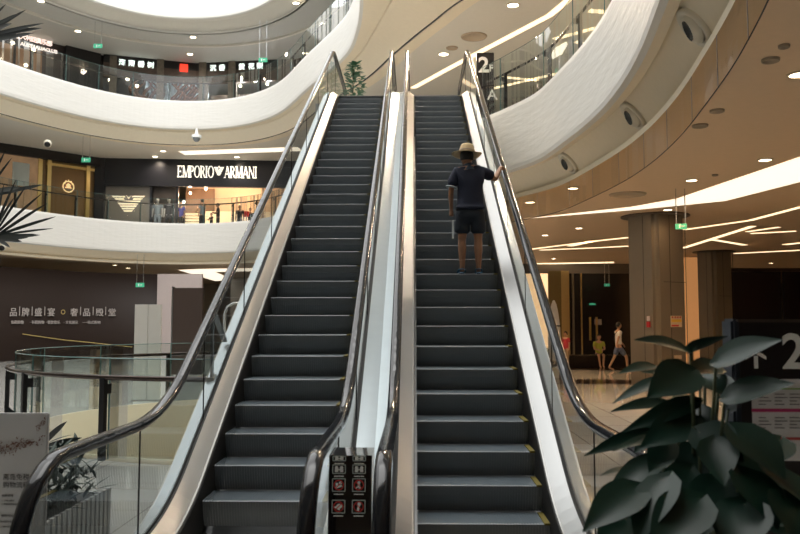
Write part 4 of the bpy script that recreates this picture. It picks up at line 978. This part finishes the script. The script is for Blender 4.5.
# surfboard-like white sign behind right handrail (554,300-380)
q = ony(554.5, 340, 24.5)
b = bmesh.new(); n = 18
Zt, Zb_ = 2.35, .0; pr = []
for i in range(n+1):
    u = i/n; w = .19*math.sin(PI*min(1, .12+u*.88))**.5 if u < .98 else .02; pr.append((w, Zb_+(Zt-Zb_)*u))
F_ = [[b.verts.new((q.x+s*w, 24.5+y, z)) for w, z in pr for s in (1,)] + [b.verts.new((q.x-w, 24.5+y, z)) for w, z in reversed(pr)] for y in (0,.06) for s in (1,)]
b.faces.new(F_[0][::-1]); b.faces.new(F_[1])
for i in range(len(F_[0])): b.faces.new((F_[0][i], F_[0][(i+1) % len(F_[0])], F_[1][(i+1) % len(F_[0])], F_[1][i]))
fb = tag(link('feather_board', b, mat('board_silver', (.6,.6,.6), .3)), 'narrow white round topped upright board behind the right handrail', 'board'); link('board_stripe', bbox(q.x-.19, q.x+.19, 24.48, 24.5, 1.55, 1.59), slot, fb)
# ------------------------------------------------------------------ 2F totem on the landing
t = empty('floor_totem', (1.9,20.9,6.56), 'black level 2 totem with white numeral beside the right escalator top', 'sign')
link('totem_body', bbox(1.66, 2.12, 20.85, 20.97, 6.56, 8.83, .01), mat('totem_black', (.02,.018,.018), .25), t)
link('numeral', text_bm('2', .58, (1.70, 20.84, 8.30), (1,0,0), (0,0,1), .014, .004), icw, t)
link('small_text', text_bm('F', .25, (1.98, 20.84, 8.32), (1,0,0), (0,0,1), .008, .004), icw, t)
b = bmesh.new()
link('arrow', text_bm('A', .4, (1.93, 20.84, 7.55), (1,0,0), (0,0,1), .002, .004), icw, t)
# ------------------------------------------------------------------ exit signs, cameras
def exit_sign(x, y, z, zc, w, label, gap=None):
    p = onz(x, y, z) if gap is None else gap; root = empty('exit_sign', p, label, 'exit sign', None)
    b = bmesh.new(); w *= .72; box(b, p, (w, .04, w*.5)); link('sign_box', b, green, root)
    b = bmesh.new(); box(b, p+V((-w*.15,-.025,.0)), (w*.1,.01,w*.3)); box(b, p+V((w*.12,-.025,0)), (w*.3,.01,w*.06)); link('running_figure', b, icw, root)
    for s in (-.4, .4):
        b = bmesh.new(); tube(b, [p+V((s*w,0,w*.25)), V((p.x+s*w, p.y, zc))], .012, 5); link('hanging_rod', b, steel, root)
exit_sign(0,0,0,4.6,.34,'green exit sign hanging on two rods beside the near column', ony(681,226.5,17.5))
exit_sign(0,0,0,4.6,.5,'green exit sign hanging in front of the brown hoarding', ony(140,285,34))
exit_sign(0,0,0,10.74,.6,'green exit sign hanging before the gold boutique', ony(86,160,38))
exit_sign(0,0,0,16.6,.6,'green exit sign hanging over the dark third floor shop', ony(98,46,38.5))
exit_sign(0,0,0,16.6,.6,'green exit sign hanging over the right end of the incense shop', ony(263,60,38.5))
exit_sign(0,0,0,4.6,.35,'small green exit sign hanging before the black shopfront', ony(607,285,38))
b = bmesh.new(); p = ony(592.5,305,39.8); lathe(b, [(.001,.10),(.15,.08),(.17,0),(.001,0)], p, 16); tag(link('exit_lamp', b, green), 'small green lit exit plate above the black doors', 'exit sign')
def cctv(p, label, zc=None):
    root = empty('security_camera', p, label, 'camera'); b = bmesh.new(); bmesh.ops.create_uvsphere(b, u_segments=16, v_segments=10, radius=.17, matrix=Matrix.Translation(p)); link('dome', b, mat('camera_dome', (.30,.33,.35), .15), root, True)
    b = bmesh.new(); lathe(b, [(.24,.02),(.24,.16),(.10,.2),(.05,.5)], p, 16); link('housing', b, mat('camera_white', (.75,.75,.73), .4), root, True)
cctv(ony(196.5,138.5,38.8), 'white dome security camera under the third floor fascia')
def eyeball(p, label, n):
    root = empty('spotlight', p, label, 'spotlight'); Mx = V((0,0,1)).rotation_difference(V(n).normalized()).to_matrix(); b = bmesh.new()
    lathe(b, [(.17,-.1),(.17,.02),(.13,.05)], p, 20, Mx); link('housing_ring', b, mat('cream_ring', ()), root, True); b = bmesh.new(); lathe(b, [(.13,.05),(.11,.08),(.001,.09)], p, 20, Mx); link('lens', b, slot, root, True)
eyeball(ony(116.5,258,39.1), 'black lensed spotlight in the cream cove above the hoarding', (.2,-1,-.7)); eyeball(ony(1.5,247.5,33.5), 'black lensed spotlight at the left edge cove above the hoarding', (.4,-1,-.7))
eyeball(ony(47.5,144,34.9), 'small dark spotlight under the third floor balcony at the left', (.3,-1,-.7))
# ------------------------------------------------------------------ directory board lower right
YD = 3.55; dp_ = lambda x, y, o_=0: ony(x, y, YD-o_)
dr_ = empty('directory_board', (dp_(800,400).x, YD, 0), 'black floor directory board with white numeral and printed poster, right edge', 'sign')
l = dp_(737,321); rgt = dp_(905,321)
link('board_body', bbox(l.x, rgt.x, YD, YD+.08, 0, l.z, .008), mat('board_black', (.014,.010,.011), .3), dr_)
link('side_frame', bbox(l.x-.032, l.x+.004, YD-.02, YD+.10, 0, l.z+.01, .012), mat('frame_blue_black', (.02,.025,.035), .3), dr_)
link('top_frame', bbox(l.x, rgt.x, YD-.012, YD+.09, l.z-.006, l.z+.008), mat('frame_bronze', (.10,.08,.07), .35, .6), dr_)
p = dp_(782,368,.004); link('numeral', text_bm('2F', .215, p, (1,0,0), (0,0,1), .004, .002), icw, dr_)
b = bmesh.new(); Mq = Matrix(((1,0,0),(0,0,-1),(0,1,0))).to_4x4(); Mq.translation = dp_(756,361,.006); rect(b, Mq, 0, -.005, .018, .055); b.faces.new([b.verts.new(Mq @ V(q_)) for q_ in ((-.045,.02,0),(.0,.05,0),(.045,.02,0),(.045,.005,0),(0,.03,0),(-.045,.005,0))]); link('arrow', b, icw, dr_)
pa, pb = dp_(751,379), dp_(900,461)
po = link('poster', bbox(pa.x, pb.x, YD-.006, YD, pb.z, pa.z), mat('poster_white', (.72,.72,.74), .5), dr_)
def pst(x0, y0, x1, y1, m, nm):
    a, c = dp_(x0, y0), dp_(x1, y1); link(nm, bbox(a.x, c.x, YD-.009, YD-.006, c.z, a.z), m, po)
pst(752,388,900,389.6,mat('poster_green',(.25,.4,.12),.5),'green_band'); pst(751,408.5,900,412,mat('poster_magenta',(.5,.04,.16),.5),'magenta_band'); pst(751,437,900,440,mat('poster_red',(.5,.08,.08),.5),'red_band')
b = bmesh.new()
for cx in (762, 778, 793):
    for j in range(4):
        for yb_ in (393.5, 417): a = dp_(cx-4, yb_+j*3.4); w = .03+.012*((j*7+cx) % 3); bxx(b, a.x, a.x+w, YD-.009, YD-.006, a.z-.004, a.z)
link('small_print', b, mat('print_grey', (.2,.2,.22), .6), po)['kind'] = 'stuff'
# ------------------------------------------------------------------ white standee lower left
YS = 4.5; sp_ = lambda x, y, o_=0: ony(x, y, YS-o_)
a, c = sp_(-60,413), sp_(48,413)
sd = empty('standee', (c.x-.3, YS, 0), 'white standee with brown splash and Chinese duty free text, lower left', 'sign')
link('board', bbox(a.x, c.x, YS, YS+.03, .05, a.z, .006), mat('standee_white', (.50,.50,.51), .5), sd); link('foot', bbox(a.x, c.x, YS-.12, YS+.15, 0, .03), steel, sd)
tdk = mat('text_dark', (.06,.055,.055), .6); brn = mat('splash_brown', (.16,.07,.045), .6)
for tx_, x, y, s_ in (('离岛免税',2.5,479.5,.047),('购物流程',2.5,487.5,.047),('购物资格',1.5,496.8,.021),('1. 年满16周岁',1.5,501.5,.015),('2. 离岛旅客持有效证件购票',1.5,505,.015),('购物须知',1,517,.022),('离岛旅客免税购物额度',-2,522.5,.016),('每人每年累计十万元',-2,527.5,.016)):
    link('lettering', text_bm(tx_, s_*.80, sp_(x, y, .003), (1,0,0), (0,0,1), 0, .0005), tdk, sd)
random.seed(11); b = bmesh.new(); Mq = Matrix(((1,0,0),(0,0,-1),(0,1,0))).to_4x4()
for i in range(520):
    u = random.random(); x = -14+u*46+random.gauss(0, 1.2); y = 452-20*max(0, u-.35)**1.6-3*math.sin(u*3)+random.gauss(0, 1.3+2.2*math.sin(PI*u))
    if i > 430: x = 36+random.random()*9; y = 430-(x-36)*1.1+random.gauss(0, 2.2)+(14 if i % 3 == 0 else 0)
    Mq.translation = sp_(x, y, .003+.00001*i); disc(b, Mq, 0, 0, random.choice((.0016,.0025,.004)), 6)
link('splash_motif', b, brn, sd)['kind'] = 'stuff'
# ------------------------------------------------------------------ plants
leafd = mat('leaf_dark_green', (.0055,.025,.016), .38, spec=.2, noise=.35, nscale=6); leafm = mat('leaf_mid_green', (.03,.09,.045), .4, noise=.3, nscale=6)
leafb = mat('palm_blade', (.006,.014,.014), .45, noise=.3, nscale=6); stemm = mat('plant_stem', (.05,.07,.03), .6); potm = mat('planter_white', (.55,.56,.56), .5); soil = mat('soil', (.03,.02,.015), .9)
def leaf(b, base, tip, w, up=(0,0,1), fold=.25, droop=.12, heart=True, n=8):
    base, tip = V(base), V(tip); d = tip-base; L = d.length; t = d.normalized(); s = t.cross(V(up)); s = s.normalized() if s.length > .05 else V((1,0,0)); nn = s.cross(t)
    rows = []
    for i in range(n+1):
        u = i/n
        wd = w*.5*((math.sin(PI*min(1, u**.62))**.9) if heart else math.sin(PI*u**.8)**.8)
        if i in (0, n): wd = w*.02
        p = base+t*(L*u)-nn*(droop*L*u*u*1.0)+nn*(droop*L*u)
        back = -t*(w*.22*max(0, 1-u*4)) if heart else V((0,0,0))
        row = [p-s*wd+nn*fold*wd+back, p-s*wd*.5+nn*fold*wd*.35+back*.5, p, p+s*wd*.5+nn*fold*wd*.35+back*.5, p+s*wd+nn*fold*wd+back]
        rows.append([b.verts.new(q_) for q_ in row])
    for A, B in zip(rows, rows[1:]):
        for k_ in range(4): b.faces.new((A[k_], A[k_+1], B[k_+1], B[k_]))
def thicken(o, t): m = o.modifiers.new('Solid', 'SOLIDIFY'); m.thickness = t; return o
# big foreground plant
YP = 2.55
fp = empty('leafy_plant', (.93, YP+.1, 0), 'large dark leafy potted plant in the lower right foreground', 'plant')
random.seed(5); b = bmesh.new(); stc = V((.93, YP+.15, .35)); stems = bmesh.new()
LV = [ # base x,y  tip x,y  width px  depth
 (690,352,634,340,26,2.5),(692,352,729,336,30,2.55),(716,362,782,340,36,2.3),(655,366,618,374,16,2.7),(720,368,684,372,26,2.6),(692,372,647,398,46,2.4),(672,378,612,404,20,2.6),(700,388,640,372,26,2.6),
 (725,398,795,384,36,2.25),(700,400,622,432,22,2.55),(668,402,610,412,16,2.7),(655,432,584,456,20,2.6),(664,438,612,452,18,2.5),(696,420,640,448,40,2.5),(668,442,650,478,30,2.45),(716,440,724,486,40,2.3),(700,432,744,462,46,2.35),
 (662,458,604,500,32,2.4),(640,488,583,532,44,2.2),(668,478,636,545,46,2.2),(690,470,660,520,40,2.35),(735,430,785,480,56,2.3),(720,480,700,540,50,2.3),(742,474,778,530,56,2.2),(768,470,815,512,50,2.25),(700,500,650,552,56,2.15),(745,505,735,560,60,2.15),(786,498,800,548,56,2.15),(700,446,690,492,44,2.5),(756,446,740,500,50,2.4),
 (705,378,740,402,34,2.6),(690,410,716,438,34,2.6),(728,410,716,376,24,2.7),(640,470,600,476,16,2.5),(625,520,596,548,34,2.3),(660,500,606,524,36,2.5),(700,460,650,470,34,2.7),(780,440,760,470,40,2.5)]
for bx_, by_, tx_, ty_, w_, dpt in LV:
    B = ony(bx_, by_, dpt+.05); Tq = ony(tx_, ty_, dpt-.08); ww = w_*dpt/800*.98
    leaf(b, B, Tq, ww, up=(random.uniform(-.5,.5), random.uniform(-1.2,-.5), 1), fold=.22, droop=.14)
    ctrl = stc.lerp(B, .6)+V((0,0,.12)); tube(stems, [V((.93+random.uniform(-.06,.06), YP+.15, .42)), stc.lerp(B, .45)+V((0,.03,.05)), ctrl.lerp(B, .5), B], [.010,.008,.006,.004], 6)
for i in range(150):
    a = random.uniform(0, 2*PI); rr = random.random()**.5; zz = random.uniform(-1, 1)
    if i < 110: B = V((1.10+rr*math.cos(a)*.34, YP+.25+rr*math.sin(a)*.18, .93+zz*.22-.10*max(0, -math.cos(a)*rr)))
    else: B = V((.95+rr*math.cos(a)*.10, YP+.2+rr*math.sin(a)*.1, 1.18+zz*.16))
    dr2 = V((math.cos(a), math.sin(a)*.8-.25, random.uniform(-.9,.2))).normalized(); L_ = random.uniform(.10,.17)
    leaf(b, B, B+dr2*L_, L_*random.uniform(.5,.75), up=(0,-.6,1), fold=.2, droop=.2)
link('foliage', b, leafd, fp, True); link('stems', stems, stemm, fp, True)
b = bmesh.new(); lathe(b, [(.001,0),(.17,0),(.23,.36),(.235,.40),(.21,.40),(.20,.36)], (.95, YP+.2, 0), 28); link('pot', b, mat('dark_pot', (.03,.028,.028), .4), fp, True)
b = bmesh.new(); lathe(b, [(.001,.37),(.205,.365)], (.95, YP+.2, 0), 24); link('soil', b, soil, fp)
# plant at the top of the left escalator
q = ony(353,97,19.2); tp_ = empty('potted_shrub', (-1.45,19.25,6.56), 'small green potted shrub at the top of the left escalator', 'plant')
c0 = ony(353,80,19.3); c0.z -= .02; b = bmesh.new()
for i in range(190):
    zz = random.uniform(-.55,.42); rad = .24*(1-max(0, zz)*1.2)*random.uniform(.3,1); a = random.uniform(0, 2*PI); B = c0+V((rad*math.cos(a)+(.03), rad*math.sin(a), zz)); dd = V((math.cos(a), math.sin(a)-.2, random.uniform(-.5,.6))).normalized()
    leaf(b, B, B+dd*random.uniform(.10,.17), random.uniform(.07,.10), fold=.2, n=5)
link('foliage', b, mat('shrub_leaf', (.08,.19,.11), .4, noise=.3, nscale=6), tp_, True)
b = bmesh.new(); tube(b, [(c0.x, c0.y, 6.9), (c0.x, c0.y, c0.z+.4)], .015, 6); link('stem', b, stemm, tp_)
b = bmesh.new(); lathe(b, [(.001,6.56),(.16,6.56),(.2,6.92),(.17,6.92)], (c0.x, c0.y, 0), 20); link('pot', b, potm, tp_, True)
# white slatted planter with shrub
pl = empty('slatted_planter', (-2.45,5.3,0), 'white slatted planter box of dark shrubs behind the left balustrade', 'planter')
b = bmesh.new(); bxx(b, -2.72, -2.23, 4.85, 5.85, .03, .44); link('box_liner', b, mat('liner_dark', (.04,.045,.04), .7), pl)
for i in range(14): link('slat', bbox(-2.23,-2.205, 4.85+i*.075, 4.85+i*.075+.045, .02, .47), potm, pl)
for i in range(6): link('slat', bbox(-2.72+i*.085,-2.72+i*.085+.05, 4.82, 4.845, .02, .47), potm, pl)
b = bmesh.new()
for i in range(460):
    B = V((random.uniform(-2.66,-2.26), random.uniform(4.88,5.8), random.uniform(.42,.80))); a = random.uniform(0, 2*PI); dd = V((math.cos(a)*.8, math.sin(a)*.8, random.uniform(-.2,.9))).normalized()
    leaf(b, B, B+dd*random.uniform(.10,.19), random.uniform(.022,.04), fold=.3, heart=False, n=5)
link('foliage', b, mat('planter_leaf', (.018,.045,.032), .5, noise=.4, nscale=5), pl, True)
# palms at the left (trunks beyond the frame)
def blade(b, base, tip, w, sag=.1, n=6):
    base, tip = V(base), V(tip); d = tip-base; s = d.cross(V((.2,-1,.3))).normalized(); pv = None
    for i in range(n+1):
        u = i/n; p = base+d*u-V((0,0,1))*sag*d.length*(u*u); wd = w*(math.sin(PI*(.12+.88*u))**.6)*.5+.001
        cur = [b.verts.new(p-s*wd), b.verts.new(p+V((0,.0,-wd*.4))), b.verts.new(p+s*wd)]
        if pv:
            b.faces.new((pv[0], pv[1], cur[1], cur[0])); b.faces.new((pv[1], pv[2], cur[2], cur[1]))
        pv = cur
YL = 7.6
pm = empty('fan_palm', (ony(-30,300,YL).x, YL, 0), 'dark spiky fan palm reaching in at the left edge, middle height', 'plant')
b = bmesh.new()
for x0, y0, x1, y1, w in ((-4,236,56,214,3),(-4,236,47,201,3),(-4,234,42,191,2.6),(-4,233,34,199,2.4),(-4,232,26,184,2.4),(-3,238,40,233,4),(-3,237,28,236,5),(-6,230,16,178,2.4),(-6,230,4,182,2.4),(-4,236,53,226,2),(-5,238,22,240,4),(-6,230,14,196,3),(-8,230,-6,184,3),(-4,238,10,246,3),(-6,240,0,262,3),(-8,236,-30,200,3),(-8,236,-40,230,3)):
    blade(b, ony(x0,y0,YL), ony(x1,y1,YL-.3), w*YL/800*1.2, .03)
for x0, y0, x1, y1, w in ((-10,196,43,182.5,5),(-10,192,20,186,6),(-12,190,12,156,3),(-12,186,6,148,3)): blade(b, ony(x0,y0,YL+.3), ony(x1,y1,YL), w*YL/800, .03)
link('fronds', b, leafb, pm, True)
b = bmesh.new(); bz = ony(-5,236,YL); tube(b, [(bz.x-.3,YL,0),(bz.x-.25,YL,1.2),(bz.x-.1,YL,2.1),bz], [.09,.08,.05,.03], 10); tube(b, [(bz.x-.25,YL,1.2), ony(-14,210,YL+.3), ony(-10,192,YL+.3)], [.05,.03,.02], 8); link('trunk', b, mat('palm_trunk', (.06,.045,.03), .8), pm, True)
pm2 = empty('tall_palm', (ony(-70,300,6.5).x, 6.5, 0), 'dark palm fronds reaching in at the top left corner', 'plant')
b = bmesh.new()
for x0, y0, x1, y1, w in ((-14,36,42,26,5),(-14,34,26,8,4),(-14,36,44,21,4),(-12,38,30,33,5),(-14,30,18,12,4),(-16,26,6,3,4),(-14,40,20,35,6),(-16,34,12,22,6),(-16,36,-40,20,6),(-16,30,-30,0,5),(-14,40,34,31,4)): blade(b, ony(x0,y0,6.5), ony(x1,y1,6.3), w*6.5/800*1.15, .03)
link('fronds', b, leafb, pm2, True)
b = bmesh.new(); bz = ony(-15,35,6.5); tube(b, [(bz.x-.5,6.5,0),(bz.x-.45,6.5,2.2),(bz.x-.2,6.5,3.6),bz], [.11,.10,.06,.03], 10); link('trunk', b, mat('palm_trunk', ()), pm2, True)
# small palm blades over the standee
pm3 = empty('low_palm', (-2.5,5.9,0), 'low dark palm with arching blades behind the white standee', 'plant'); b = bmesh.new()
for x0, y0, x1, y1, w in ((38,448,67,418,6),(38,450,82,434,6),(38,452,64,440,6),(36,446,50,412,6),(34,448,20,420,6),(38,456,70,450,7),(34,445,6,402,7),(34,448,30,408,5)): blade(b, ony(x0,y0,5.95), ony(x1,y1,5.7), w*5.9/800, .05)
link('fronds', b, leafb, pm3, True)
b = bmesh.new(); bz = ony(37,450,5.95); tube(b, [(bz.x-.02,5.95,.0),(bz.x-.02,5.95,.35),bz], [.05,.04,.02], 8); link('trunk', b, mat('palm_trunk', ()), pm3, True)
# ------------------------------------------------------------------ light
w = bpy.data.worlds.new('sky'); SC.world = w; w.use_nodes = True; bg = w.node_tree.nodes['Background']
tcw = w.node_tree.nodes.new('ShaderNodeTexCoord'); sep = w.node_tree.nodes.new('ShaderNodeSeparateXYZ'); rmp = w.node_tree.nodes.new('ShaderNodeValToRGB')
w.node_tree.links.new(tcw.outputs['Generated'], sep.inputs[0]); w.node_tree.links.new(sep.outputs['Z'], rmp.inputs[0]); w.node_tree.links.new(rmp.outputs[0], bg.inputs[0])
rmp.color_ramp.elements[0].color = (.62,.64,.66,1); rmp.color_ramp.elements[1].color = (1,.99,.96,1)
bg.inputs[1].default_value = 3.1
def area(name, loc, size, power, col, rot=(0,0,0), sy=None):
    d = bpy.data.lights.new(name, 'AREA'); d.energy = power; d.color = col; d.size = size
    if sy: d.shape = 'RECTANGLE'; d.size_y = sy
    o = bpy.data.objects.new(name, d); COL.objects.link(o); o.location = loc; o.rotation_euler = rot; return o
area('skylight', (-6,17,42), 22, 6500, (1,.99,.965), sy=26)
SC.view_settings.view_transform = 'Standard'; SC.view_settings.look = 'None'; SC.view_settings.exposure = 0; SC.view_settings.gamma = 1; SC.view_settings.use_curve_mapping = False
SC.cycles.use_denoising = True; SC.cycles.max_bounces = 8; SC.cycles.diffuse_bounces = 4; SC.cycles.glossy_bounces = 4; SC.cycles.transparent_max_bounces = 16; SC.cycles.sample_clamp_indirect = 6
